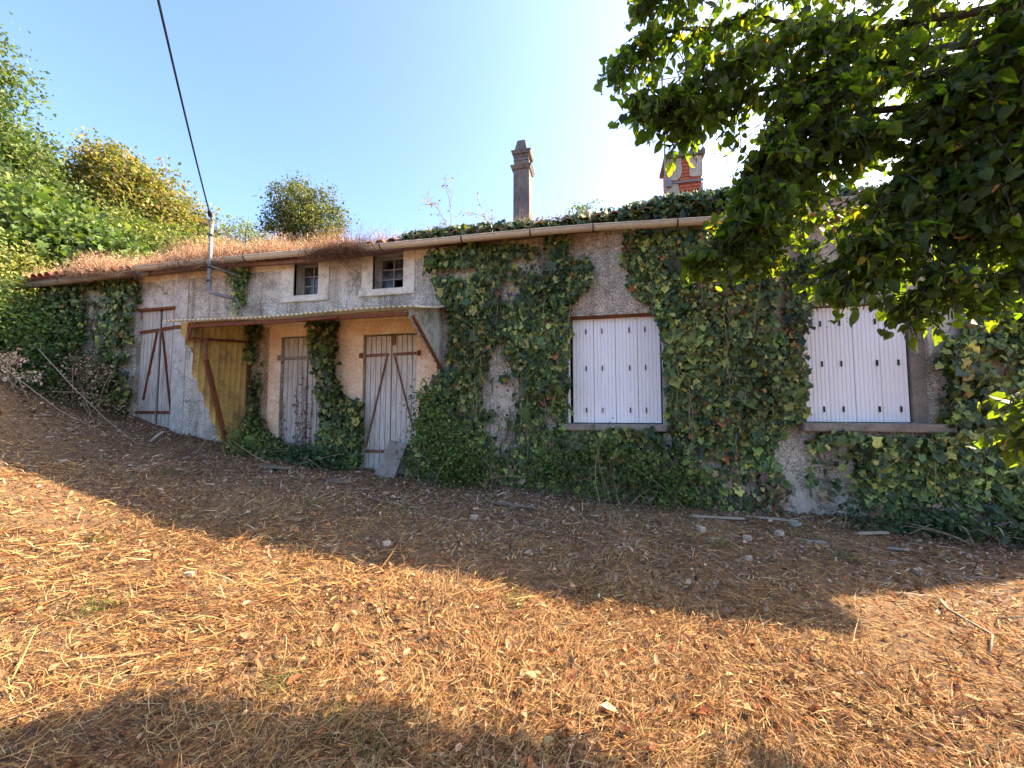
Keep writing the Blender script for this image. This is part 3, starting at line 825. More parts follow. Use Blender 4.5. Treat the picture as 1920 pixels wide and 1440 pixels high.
# ------------------------------------------------------------------ ivy on the facade
IVY_COL = [(.052, .082, .021), (.036, .060, .019), (.095, .130, .030), (.19, .22, .048), (.022, .038, .014), (.29, .28, .07)]
IVY_P = [.25, .22, .2, .11, .16, .06]
def ivy(poly, label, dens=1500, size=.055, thick=.10, holes=(), parts=0, lit=1.0, seed=1, red=.02, y0=0.0, tpl='big', ragged=.16, stems=14, dry_low=0.0, group=None):
    r = np.random.default_rng(seed)
    iv = empty('ivy'); tag(iv, label, 'ivy')
    P = np.array(poly); lo, hi = P.min(0) - .2, P.max(0) + .2
    area = (hi - lo).prod(); n = int(area * dens)
    x = r.uniform(lo[0], hi[0], n); z = r.uniform(lo[1], hi[1], n)
    # ragged outline: shift the test point by noise
    jx = x + (fbm(x * 3 + seed, z * 3, 3) - .5) * 2 * ragged + r.normal(size=n) * .02
    jz = z + (fbm(x * 3 + 31 + seed, z * 3 + 7, 3) - .5) * 2 * ragged + r.normal(size=n) * .02
    k = in_poly(jx, jz, poly)
    for h in holes:
        k &= ~(in_poly(jx, jz, h) & (r.random(n) < .93))
    dn = fbm(x * 2.2 + seed * 3, z * 2.2, 4)
    k &= r.random(n) < np.clip((dn - .27) * 5.5, .06, 1)
    x, z = x[k], z[k]; n = len(x)
    bulge = fbm(x * 1.6 + 3 * seed, z * 1.6 + 11, 3)
    y = y0 - .015 - thick * (.1 + 2.2 * bulge) * r.random(n) ** .7
    nrm = np.stack([r.normal(size=n) * .5, -np.ones(n) + r.normal(size=n) * .2, .45 + r.normal(size=n) * .5], 1)
    tip = np.stack([r.normal(size=n) * .6, -.35 + r.normal(size=n) * .2, -1 + r.normal(size=n) * .25], 1)
    s = size * np.exp(r.normal(size=n) * .38)
    B = basis(nrm, tip)
    clump = fbm(x * 1.1 + 5, z * 1.1 + seed, 3)
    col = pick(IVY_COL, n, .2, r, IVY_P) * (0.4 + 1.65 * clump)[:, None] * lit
    hot = (r.random(n) < red * 3 * (fbm(x * 2 + 40, z * 2 + seed, 2) > .55)) | (r.random(n) < red * .3)
    col[hot] = pick([(.28, .10, .03), (.30, .20, .04), (.17, .06, .03), (.22, .19, .05)], int(hot.sum()), .2, r)
    if dry_low > 0:
        g = gh(x, y); dl = (z - g < dry_low) & (r.random(n) < .35)
        col[dl] = pick([(.2, .13, .07), (.13, .08, .045), (.3, .22, .13)], int(dl.sum()), .2, r)
    T = np.stack([x, y, z], 1)
    tvv, tff = (ivy_v, ivy_f) if tpl == 'big' else (ivs_v, ivs_f)
    idx = np.arange(n)
    if parts:
        front = np.argsort(y + .03 * (x * 0) - .25 * s / size * .1)[:parts * 3]
        sel = r.choice(front, min(parts, len(front)), replace=False)
        leaf_parts(iv, 'leaf', tvv - np.array([0, .3, 0]), tff, IVY_COL, M['ivy'], B[sel], T[sel], s[sel] * 1.1, r, IVY_P)
        keep = np.ones(n, bool); keep[sel] = False; idx = idx[keep]
    o = link('foliage', scatter('foliage', tvv - np.array([0, .3, 0]), tff, B[idx] * s[idx][:, None, None], T[idx], col[idx], M['ivy']), iv)
    tag(o, kind='stuff')
    # climbing stems
    q = MB()
    for i in range(stems):
        for _ in range(30):
            px, pz = r.uniform(lo[0], hi[0]), r.uniform(lo[1], lo[1] + .7 * (hi[1] - lo[1]))
            if in_poly(np.array([px]), np.array([pz]), poly)[0]: break
        pts = []; dx_ = r.normal() * .25
        for j in range(9):
            pts.append((px, y0 - .012 - .01 * r.random(), pz)); px += dx_ * .12 + r.normal() * .03; pz += r.uniform(.05, .16)
            if pz > hi[1] - .2 or not in_poly(np.array([px]), np.array([pz]), poly)[0]: break
        if len(pts) > 2: q.tube(pts, list(np.linspace(.010, .004, len(pts)) * r.uniform(.5, 1.4)), 4)
    tag(q.obj('stem', M['stem'], iv), kind='stuff')
    if stems >= 14:
        q = MB(); ST = []
        for i in range(stems):
            for _ in range(30):
                px, pz = r.uniform(lo[0], hi[0]), r.uniform(lo[1] + .5, hi[1] - .3)
                if in_poly(np.array([px]), np.array([pz]), poly)[0]: break
            py = y0 - thick * (.8 + .8 * r.random()); pts = [(px, py, pz)]; L_ = r.uniform(.3, .9); dx_ = r.normal() * .2
            for j in range(8):
                px += dx_ * L_ / 8 + r.normal() * .012; py -= r.normal() * .008; pz -= L_ / 8
                pts.append((px, py, pz))
                if r.random() < .6: ST.append((px, py - .01, pz))
            q.tube(pts, list(np.linspace(.0035, .002, 9)), 4, False)
        tag(q.obj('runner', M['straw_stem'], iv), kind='stuff')
    return iv

POLY_FAR = [(-11.12, 4.10), (-8.45, 4.02), (-8.50, 3.66), (-8.56, 3.26), (-8.56, 2.25), (-8.58, 1.2), (-9.33, 1.1), (-10.63, 1.3), (-11.32, 2.0), (-11.28, 3.4)]
ivy(POLY_FAR, 'dense dark ivy covering the far end of the wall beside the tall door', 1900, .056, .12, [[(-9.85, 4.0), (-9.62, 4.0), (-9.55, 3.4), (-9.62, 2.7), (-9.8, 2.75)]], 0, 1.1, 11, .01, tpl='small')
ivy([(-6.42, 4.06), (-6.0, 4.05), (-6.03, 3.7), (-6.14, 3.17), (-6.33, 3.18), (-6.38, 3.53)], 'small ivy tuft hanging under the gutter beside the service pipe', 2200, .05, .10, (), 0, 1.1, 12, .0, ragged=.05, stems=3)
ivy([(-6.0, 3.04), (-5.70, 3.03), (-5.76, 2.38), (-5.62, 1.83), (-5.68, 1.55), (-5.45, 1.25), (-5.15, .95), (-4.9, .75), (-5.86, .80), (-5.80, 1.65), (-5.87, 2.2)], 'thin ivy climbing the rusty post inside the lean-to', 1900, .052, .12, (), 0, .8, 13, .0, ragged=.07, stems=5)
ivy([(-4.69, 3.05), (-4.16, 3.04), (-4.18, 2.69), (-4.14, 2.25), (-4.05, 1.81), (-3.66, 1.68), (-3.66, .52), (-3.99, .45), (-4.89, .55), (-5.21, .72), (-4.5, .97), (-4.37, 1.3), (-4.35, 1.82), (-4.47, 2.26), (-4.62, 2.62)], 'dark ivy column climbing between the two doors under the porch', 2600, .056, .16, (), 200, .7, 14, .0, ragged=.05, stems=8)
H5 = [[(-1.50, 3.55), (-1.15, 3.48), (-1.10, 3.15), (-1.41, 3.10)], [(-1.70, 2.51), (-1.34, 2.58), (-1.16, 1.95), (-1.20, .87), (-1.55, .86), (-1.66, 1.64)]]
POLY_MAIN = [(-2.62, 4.0), (-2.14, 4.02), (-.5, 3.98), (-.44, 3.86), (-.5, 3.63), (-.13, 3.6), (-.12, 3.29), (-.32, 3.11), (-.50, 2.93), (-.54, 1.42), (-.45, 1.26), (.82, 1.26), (.82, .34), (-1.77, .40), (-2.92, .46), (-2.9, .82), (-2.68, 1.31), (-2.60, 1.8), (-2.36, 2.13), (-2.28, 2.21), (-2.28, 3.28), (-2.50, 3.63)]
ivy(POLY_MAIN, 'broad ivy blanket covering the wall between the porch and the uncovered white shutters', 2700, .056, .13, H5, 300, 1.05, 15, .015, dry_low=.5, stems=40)
ivy([(.28, 4.02), (.38, 3.71), (.45, 3.4), (.48, 3.1), (.66, 2.93), (.80, 2.5), (.82, 1.39), (.85, .2), (2.1, .28), (2.09, .84), (2.21, 1.63), (2.18, 2.44), (2.08, 3.0), (2.16, 3.91)], 'thick ivy sheet with reddish leaves hanging between the two white shuttered windows', 2700, .057, .15, [[(.84, .28), (1.0, .6), (1.0, .8), (.85, .7)]], 300, 1.15, 16, .06, dry_low=.55, stems=30)
ivy([(2.32, 3.85), (2.62, 3.58), (2.54, 2.97), (2.44, 2.57), (2.42, 1.44), (2.24, 1.37), (2.22, 2.44), (2.27, 2.99)], 'narrow ivy strip along the edge of the leaf-shaded white shutters', 1700, .058, .08, (), 0, 1.1, 17, .04, ragged=.08, stems=6)
ivy([(3.78, 2.15), (3.92, 2.4), (4.26, 2.75), (4.69, 2.95), (5.4, 3.1), (5.5, .2), (4.75, .05), (3.83, .16), (2.9, .42), (2.40, .42), (2.40, 1.24), (3.88, 1.28), (3.80, 1.45)], 'leafy ivy growing below and beyond the leaf-shaded white shutters', 2200, .060, .15, [[(4.42, 1.15), (4.8, 1.2), (4.8, .75), (4.45, .75)], [(2.4, .4), (2.95, .4), (2.9, 1.15), (2.45, 1.2)]], 300, 1.25, 18, .02, dry_low=.3, stems=30)

# ivy spilling over the roof edge
def roof_ivy():
    r = np.random.default_rng(21)
    iv = empty('ivy'); tag(iv, 'dark ivy spilling over the roof tiles above the beige gutter', 'ivy')
    n = 30000
    x = r.uniform(-3.0, 5.4, n)
    y = EY - .05 + np.abs(r.normal(size=n)) * .55
    d = fbm(x * 1.6, y * 1.6 + 4, 4)
    k = (r.random(n) < np.clip((d - .30) * 5, 0, 1) * np.interp(x, [-3.0, -2.5, -.9, -.4, .3, 1.2, 3, 5.4], [.25, .8, .6, .5, .8, 1, .4, .25]))
    x, y = x[k], y[k]; n = len(x)
    z = rz(x, y) + .05 + r.random(n) * (.07 + .16 * np.interp(x, [-3, .2, .9, 1.8, 3], [.6, .5, 1.1, 1.3, .5]))
    fr = y < EY + .05
    z[fr] -= r.random(fr.sum()) * .12
    nrm = np.stack([r.normal(size=n) * .5, -.7 + r.normal(size=n) * .4, .7 + r.normal(size=n) * .4], 1)
    tip = np.stack([r.normal(size=n) * .8, -.8 + r.normal(size=n) * .4, -.6 + r.normal(size=n) * .4], 1)
    s = .066 * np.exp(r.normal(size=n) * .25)
    col = pick(IVY_COL, n, .2, r, IVY_P)
    o = link('foliage', scatter('foliage', ivy_v - np.array([0, .3, 0]), ivy_f, basis(nrm, tip) * s[:, None, None], np.stack([x, y, z], 1), col, M['ivy']), iv); tag(o, kind='stuff')
    q = MB()
    for i in range(16):
        px = r.uniform(-2.6, 2.5); py = r.uniform(-.2, .5)
        pts = [(px, py, float(rz(px, py)) + .12)]
        for j in range(6):
            px += r.normal() * .1; py -= r.uniform(-.02, .06); pts.append((px, py, float(rz(px, py)) + .1 + .05 * r.random()))
        q.tube(pts, .006, 4)
    q.obj('stem', M['straw_stem'], iv)
roof_ivy()

# creeping red-brown virginia-like runners on the narrow door
def dry_creeper():
    r = np.random.default_rng(23)
    iv = empty('creeper'); tag(iv, 'withered red-brown creeper runners on the narrow grey door', 'creeper')
    q = MB(); T = []
    for x0, zt_ in ((-5.22, 1.75), (-4.95, 2.05), (-4.87, 2.35), (-4.80, 2.1), (-4.72, 1.95), (-4.58, 1.7), (-4.50, 1.75)):
        pts = []; x = x0; z = .7
        while z < zt_:
            pts.append((x, .03, z)); x += r.normal() * .012; z += .08
            for _ in range(int(7 * (1.25 - (z - .7) / (zt_ - .7)))): T.append((x + r.normal() * .025, .03 - r.random() * .03, z + r.normal() * .04))
        q.tube(pts, .004, 4)
    tag(q.obj('stem', M['stem'], iv), kind='stuff')
    T = np.array(T); n = len(T)
    nrm = np.stack([r.normal(size=n) * .5, -np.ones(n), r.normal(size=n) * .5], 1); tip = np.stack([r.normal(size=n), np.zeros(n) - .2, -np.ones(n)], 1)
    o = link('foliage', scatter('foliage', lea_v, lea_f, basis(nrm, tip) * (.032 * np.exp(r.normal(size=n) * .25))[:, None, None], T, pick([(.16, .045, .025), (.22, .08, .04), (.10, .035, .02)], n, .2, r), M['dryleaf']), iv); tag(o, kind='stuff')
dry_creeper()

# ------------------------------------------------------------------ bushes
def bush(name, label, cat, blobs, cols, n, size, mat='foliage', seed=3, canes=12, cane_mat='straw_stem', tpl=(lea_v, lea_f), clumps=60, spread=.13, p=None, cane_len=1.0, parts=0):
    r = np.random.default_rng(seed)
    b = empty(name); tag(b, label, cat)
    W = np.array([bb[3] * bb[4] * bb[5] for bb in blobs]); W = W / W.sum()
    cc = []
    for _ in range(clumps):
        bb = blobs[r.choice(len(blobs), p=W)]
        d = rdir(1, r)[0] * r.random() ** .4
        c = np.array(bb[:3]) + d * np.array(bb[3:6])
        c[2] = max(c[2], float(gh(c[0], c[1])) + .08)
        cc.append(c)
    cc = np.array(cc)
    T = cc[r.choice(len(cc), n)] + r.normal(size=(n, 3)) * spread
    T[:, 2] = np.maximum(T[:, 2], gh(T[:, 0], T[:, 1]) + .01)
    nrm = rdir(n, r) + np.array([0, -.5, .8]); tip = rdir(n, r) + np.array([0, 0, -.5])
    s = size * np.exp(r.normal(size=n) * .3)
    col = pick(cols, n, .2, r, p) * (.6 + .9 * fbm(T[:, 0] * 1.5 + seed, T[:, 2] * 1.5, 3))[:, None]
    B = basis(nrm, tip)
    o = link('foliage', scatter('foliage', tpl[0], tpl[1], B * s[:, None, None], T, col, M[mat]), b); tag(o, kind='stuff')
    q = MB()
    for i in range(canes):
        c = cc[r.integers(len(cc))]
        base = np.array([c[0] + r.normal() * .25, c[1] + r.normal() * .12, 0]); base[2] = float(gh(base[0], base[1])) - .02
        end = c + np.array([r.normal() * .25, -.1 * r.random(), .05]) * cane_len
        mid = (base + end) / 2 + np.array([r.normal() * .1, -.08, .18 * r.random()])
        pts = [tuple((1 - t) ** 2 * base + 2 * t * (1 - t) * mid + t * t * end) for t in np.linspace(0, 1, 7)]
        q.tube(pts, list(np.linspace(.007, .003, 7)), 4)
    tag(q.obj('cane', M[cane_mat], b), kind='stuff')
    return b
GREEN = [(.07, .12, .028), (.10, .16, .035), (.05, .09, .024), (.15, .2, .05), (.2, .22, .07)]
bush('bramble_bush', 'green bramble bush at the foot of the ivy by the leaning slab', 'bush',
     [(-2.35, -.25, 1.0, .5, .25, .55), (-1.9, -.3, .75, .5, .25, .38), (-2.5, -.2, 1.6, .25, .2, .35)], GREEN, 5200, .042, seed=31, canes=14, clumps=120, spread=.10, cane_len=1.1)
bush('bramble_bush', 'low bramble growth under the sill of the uncovered white shutters', 'bush',
     [(-.6, -.25, .85, .55, .2, .38), (.1, -.25, .85, .6, .2, .38), (.8, -.25, .7, .5, .2, .35)], GREEN, 3600, .042, seed=32, canes=12, clumps=110, spread=.10, cane_len=1.1)
bush('bramble_bush', 'dense bramble thicket at the bank beside the far wall end', 'bush',
     [(-10.3, -.9, 2.75, .9, .5, .75), (-9.6, -.7, 2.25, .6, .45, .75), (-11.3, -1.0, 3.3, .9, .7, .8), (-9.2, -.8, 1.85, .5, .4, .45), (-12.4, -1.5, 3.7, 1.0, .8, .8), (-8.95, -.5, 1.6, .3, .3, .35), (-13.8, -1.8, 4.2, 1.1, .9, 1.0)], [(.05, .095, .022), (.075, .13, .03), (.035, .07, .02), (.13, .17, .045)], 24000, .058, seed=33, canes=30, clumps=460, spread=.17, tpl=(dia_v, dia_f))
bush('hazel_bush', 'mid-green leafy bush rising in front of the far wall end', 'bush',
     [(-10.9, -.7, 3.0, .7, .4, .8), (-10.2, -.5, 2.9, .5, .35, .7), (-11.7, -.9, 3.6, .7, .5, .7)], [(.09, .14, .03), (.12, .17, .04), (.06, .10, .025), (.18, .21, .06)], 9000, .06, seed=40, canes=14, clumps=170, spread=.17)
bush('sunlit_shrub', 'yellow-green sunlit shrub under the end of the old gutter', 'bush',
     [(-11.9, -.3, 3.9, .7, .5, .8), (-12.6, .1, 4.4, .9, .6, 1.0), (-11.3, -.4, 3.8, .35, .3, .45), (-13.6, -.6, 4.6, 1.0, .7, 1.0)], [(.2, .23, .05), (.28, .27, .07), (.12, .18, .04), (.36, .30, .12)], 11000, .06, seed=34, canes=14, clumps=130, spread=.16)
bush('dead_shrub', 'withered shrub with curled beige leaves in front of the tall door', 'bush',
     [(-8.85, -.55, 2.0, .4, .3, .6), (-8.5, -.5, 1.55, .45, .3, .28), (-9.0, -.8, 1.7, .4, .3, .3)], [(.30, .21, .13), (.2, .13, .08), (.11, .07, .04), (.4, .30, .2), (.06, .045, .03)], 2600, .036, mat='dryleaf', seed=35, canes=20, clumps=130, spread=.11, cane_len=1.5)
bush('dead_shrub', 'bleached dry flower sprays over the bramble thicket', 'bush',
     [(-9.3, -1.3, 2.35, .5, .12, .10), (-8.9, -1.25, 2.12, .6, .12, .07), (-9.2, -1.3, 1.80, .5, .12, .06)], [(.44, .33, .22), (.36, .25, .16), (.5, .4, .28)], 480, .04, mat='dryleaf', seed=36, canes=14, clumps=46, spread=.06, cane_len=1.2)
bush('weed_plant', 'green weeds growing inside the foot of the yellow porch sheet', 'bush',
     [(-5.55, -.45, 1.1, .3, .25, .28), (-5.2, -.35, .95, .35, .2, .2)], GREEN, 900, .045, seed=37, canes=14, clumps=40, spread=.08)
bush('weed_plant', 'low dark ivy and weeds at the foot of the narrow door', 'bush',
     [(-4.9, -.25, .80, .45, .15, .16), (-4.2, -.25, .68, .4, .15, .2)], [(.035, .07, .024), (.05, .1, .028), (.025, .05, .02)], 1500, .05, seed=38, canes=16, clumps=60, spread=.09, mat='ivy')
bush('weed_plant', 'dark ground ivy mound below the leaf-shaded window sill', 'bush',
     [(3.1, -.35, .32, .6, .25, .16), (4.0, -.4, .30, .7, .25, .22), (4.9, -.5, .3, .6, .3, .3)], [(.04, .075, .026), (.06, .11, .03), (.03, .055, .02)], 2600, .055, seed=39, canes=20, clumps=90, spread=.11, mat='ivy')

# ------------------------------------------------------------------ background trees
def tree(name, label, base, blobs, cols, n, size, tpl=(lea_v, lea_f), seed=5, clumps=160, spread=.28, trunk_r=.16, p=None, parts=0, up=.6, limbs=26, group=None):
    r = np.random.default_rng(seed)
    t = empty(name); tag(t, label, 'tree', group)
    W = np.array([b[3] * b[4] * b[5] for b in blobs]) ** .8; W /= W.sum()
    cc = []
    for _ in range(clumps):
        b = blobs[r.choice(len(blobs), p=W)]
        d = rdir(1, r)[0] * (.45 + .6 * r.random())
        cc.append(np.array(b[:3]) + d * np.array(b[3:6]))
    cc = np.array(cc)
    csz = r.uniform(.6, 1.35, len(cc)); ctone = r.uniform(.7, 1.3, len(cc))
    ci = r.choice(len(cc), n)
    T = cc[ci] + np.clip(r.normal(size=(n, 3)), -1.7, 1.7) * spread * csz[ci][:, None] * np.array([1, 1, .75])
    nrm = rdir(n, r) * .9 + np.array([0, 0, up]) ; tip = rdir(n, r) + np.array([0, 0, -.6])
    s = size * np.exp(r.normal(size=n) * .25)
    col = pick(cols, n, .16, r, p) * ctone[ci][:, None]
    B = basis(nrm, tip); idx = np.arange(n)
    crown = empty('crown'); crown.parent = t
    if parts:
        camp = np.array([0, -5.6, 1.6]); d = np.linalg.norm(T - camp, axis=1)
        sel = np.argsort(d)[:parts * 2]; sel = r.choice(sel, parts, replace=False)
        leaf_parts(crown, 'leaf', tpl[0], tpl[1], cols, M['foliage'], B[sel], T[sel], s[sel] * 1.1, r, p)
        keep = np.ones(n, bool); keep[sel] = False; idx = idx[keep]
    o = link('foliage', scatter('foliage', tpl[0], tpl[1], B[idx] * s[idx][:, None, None], T[idx], col[idx], M['foliage']), crown); tag(o, kind='stuff')
    q = MB(); b0 = np.array(base, float); b0[2] = float(gh(b0[0], b0[1])) - .1
    top = np.average(np.array([b[:3] for b in blobs]), axis=0, weights=W)
    fork = b0 + (top - b0) * .55
    q.tube([tuple(b0), tuple((b0 + fork) / 2 + np.array([.05, 0, 0])), tuple(fork), tuple(top)], [trunk_r * 1.3, trunk_r, trunk_r * .8, trunk_r * .4], 8)
    q.obj('trunk', M['bark'], t, True)
    q = MB()
    for k in r.choice(len(cc), min(limbs, len(cc)), replace=False):
        s0 = b0 + (top - b0) * r.uniform(.4, .85); e = cc[k]; m = (s0 + e) / 2 + np.array([0, 0, .15])
        q.tube([tuple(s0), tuple(m), tuple(e)], [trunk_r * .4, trunk_r * .22, .012], 5)
    q.obj('limbs', M['bark'], t)
    return t
FIG = [(.07, .115, .028), (.10, .15, .036), (.05, .085, .022), (.145, .19, .05)]
tree('fig_tree', 'bright green fig tree with large lobed leaves behind the far roof end', (-13.4, 1.6, 0),
     [(-13.6, 1.3, 5.3, 1.5, 1.1, 1.5), (-12.4, 1.6, 5.2, 1.2, 1.0, 1.0), (-14.8, 1.0, 5.9, 1.3, 1.1, 1.5), (-11.7, 1.9, 5.0, .9, .8, .6), (-13.6, .6, 4.0, 1.3, .7, .8), (-15.2, .2, 4.4, 1.2, .9, 1.2)], FIG, 14500, .115, (fig_v, fig_f), 41, 420, .27, .12, parts=300)
tree('tall_tree', 'tall dark green tree cut by the picture edge above the fig', (-20.5, 3.2, 0),
     [(-20.6, 2.8, 11.2, 1.5, 1.4, 2.0), (-20.2, 2.8, 9.0, 2.0, 1.6, 1.7), (-18.8, 3.0, 8.2, 1.7, 1.5, 1.5), (-20.6, 2.6, 13.2, 1.1, 1.0, 1.3), (-19.0, 2.9, 10.2, 1.0, 1.0, .7), (-21.8, 2.6, 10.0, 1.6, 1.5, 2.6)], [(.085, .13, .035), (.115, .16, .045), (.06, .10, .03), (.15, .18, .055)], 46000, .13, (dia_v, dia_f), 42, 480, .34, .25)
tree('walnut_tree', 'yellowing walnut tree with orange-brown leaves behind the roof', (-19.2, 6.3, 0),
     [(-19.6, 6.0, 11.0, 1.5, 1.3, 1.1), (-18.2, 6.3, 10.4, 1.4, 1.3, 1.0), (-19.2, 6.0, 9.6, 2.0, 1.5, 1.2), (-17.2, 6.6, 9.1, 1.4, 1.2, .9), (-18.3, 6.2, 8.2, 2.2, 1.5, 1.0), (-16.3, 6.6, 8.1, 1.4, 1.2, .8), (-21.0, 5.5, 10.2, 1.2, 1.2, 1.3)], [(.15, .17, .045), (.19, .19, .05), (.27, .20, .06), (.11, .15, .035), (.24, .17, .06)], 46000, .135, (dia_v, dia_f), 43, 460, .33, .22)
tree('feathery_tree', 'pale feathery tree showing between the walnut and the service pipe', (-20.0, 11.0, 0),
     [(-18.5, 11.0, 10.4, 1.6, 1.2, .9), (-16.9, 11.2, 9.6, 1.2, 1.0, .8), (-17.6, 11.0, 9.2, 2.0, 1.2, .7), (-15.6, 11.4, 8.9, .8, .8, .6)], [(.12, .15, .05), (.16, .18, .06), (.19, .2, .08)], 12000, .085, (dia_v, dia_f), 44, 180, .26, .16)
tree('bushy_tree', 'round olive-green tree standing alone behind the middle of the roof', (-12.4, 8.8, 0),
     [(-12.6, 8.4, 10.2, 1.15, 1.0, .85), (-11.6, 8.7, 9.7, 1.0, .9, .7), (-13.3, 8.2, 9.5, .75, .8, .5), (-12.2, 8.5, 9.2, 1.6, 1.0, .6), (-12.1, 8.4, 8.2, 1.5, 1.0, .8), (-12.9, 8.4, 11.15, .35, .35, .45), (-13.95, 8.2, 9.3, .45, .4, .28), (-10.7, 8.9, 9.35, .5, .5, .3), (-11.3, 8.7, 10.5, .35, .4, .35)], [(.085, .11, .03), (.12, .135, .04), (.17, .15, .055), (.065, .09, .03)], 18000, .095, (dia_v, dia_f), 45, 240, .22, .18)
tree('shrub_tree', 'small grey-green treetop peeping over the weedy roof', (-15.3, 9.6, 0),
     [(-15.0, 9.4, 8.9, .8, .7, .6), (-14.0, 9.2, 8.7, .6, .6, .4)], [(.10, .13, .05), (.14, .16, .07)], 3500, .085, (dia_v, dia_f), 46, 50, .22, .1)
tree('hedge_tree', 'light green tree filling the gap under the walnut behind the roof', (-14.6, 4.6, 0),
     [(-14.6, 4.6, 6.6, 1.4, 1.0, 1.0), (-13.4, 5.0, 6.5, 1.3, 1.0, .8), (-16.0, 4.2, 7.0, 1.5, 1.0, 1.2), (-12.3, 5.3, 6.3, .9, .8, .6)], [(.12, .165, .035), (.17, .2, .05), (.09, .13, .03), (.22, .22, .06)], 28000, .11, (dia_v, dia_f), 47, 320, .30, .14)
# seedlings on the roof
def seedling(label, base, h, leaves, seed, spread=.5, cols=None):
    r = np.random.default_rng(seed)
    s = empty('roof_seedling'); tag(s, label, 'sapling')
    q = MB(); tips = []
    b0 = np.array([*base, float(rz(*base)) + .03])
    def grow(p, d, L, rad, lev):
        pts = [p]
        for j in range(4):
            d = d + r.normal(size=3) * .16; d = d / np.linalg.norm(d); pts.append(pts[-1] + d * L / 4)
            if lev < 3 and r.random() < .75:
                dd = d + r.normal(size=3) * spread; dd[2] = abs(dd[2]) * .8; grow(pts[-1], dd / np.linalg.norm(dd), L * .5, rad * .55, lev + 1)
            tips.append(pts[-1])
        q.tube([tuple(a_) for a_ in pts], list(np.linspace(rad, rad * .35, 5)), 4, False)
    for _ in range(2): grow(b0, np.array([r.normal() * .15, 0, 1.]), h, .009, 1)
    q.obj('stem', M['straw_stem'], s)
    if leaves:
        tp = np.array(tips); n = leaves
        T = tp[r.choice(len(tp), n)] + r.normal(size=(n, 3)) * .035
        o = link('foliage', scatter('foliage', lea_v, lea_f, basis(rdir(n, r) + np.array([0, -.3, .6]), rdir(n, r)) * (.042 * np.exp(r.normal(size=n) * .25))[:, None, None], T, pick(cols or GREEN, n, .2, r), M['foliage']), s); tag(o, kind='stuff')
DRY = [(.32, .2, .13), (.22, .13, .09)]
seedling('bare dead sapling with forked twigs on the roof by the thin chimney', (-2.35, .2), .75, 60, 51, .55, DRY)
seedling('small dead sapling on the roof just beside the thin chimney', (-1.85, .6), .65, 50, 52, .4, DRY)
seedling('leafy green sapling on the roof between the two chimneys', (-.25, .5), .42, 330, 53, .9)
seedling('leafless twig sticking up from the roof near the second small window', (-4.0, .5), .5, 0, 54, .4)

# ------------------------------------------------------------------ weeds on the roof
def blades(n, x, y, z, h, w, lean, cols, r, bend=.4, seg=3):
    """upright strips: (seg+1)*2 vertices each"""
    a = r.uniform(0, 2 * math.pi, n); side = np.stack([np.cos(a), np.sin(a), np.zeros(n)], 1)
    d = np.stack([r.normal(size=n) * lean, r.normal(size=n) * lean, np.ones(n)], 1); d /= np.linalg.norm(d, axis=1, keepdims=True)
    bd = np.stack([r.normal(size=n), r.normal(size=n), -.3 * np.abs(r.normal(size=n))], 1) * bend
    t = np.linspace(0, 1, seg + 1)
    P = np.stack([x, y, z], 1)[:, None, :] + d[:, None, :] * (h[:, None] * t)[..., None] + bd[:, None, :] * (h[:, None] * t ** 2)[..., None]
    ww = (w[:, None] * (1 - .75 * t))[..., None] * side[:, None, :]
    V = np.stack([P - ww, P + ww], 2).reshape(-1, 3)
    k = (seg + 1) * 2
    f = np.array([(2 * j, 2 * j + 1, 2 * j + 3, 2 * j + 2) for j in range(seg)])
    F = (f[None] + (np.arange(n) * k)[:, None, None]).reshape(-1, 4)
    return V, F, np.repeat(cols, k, 0)
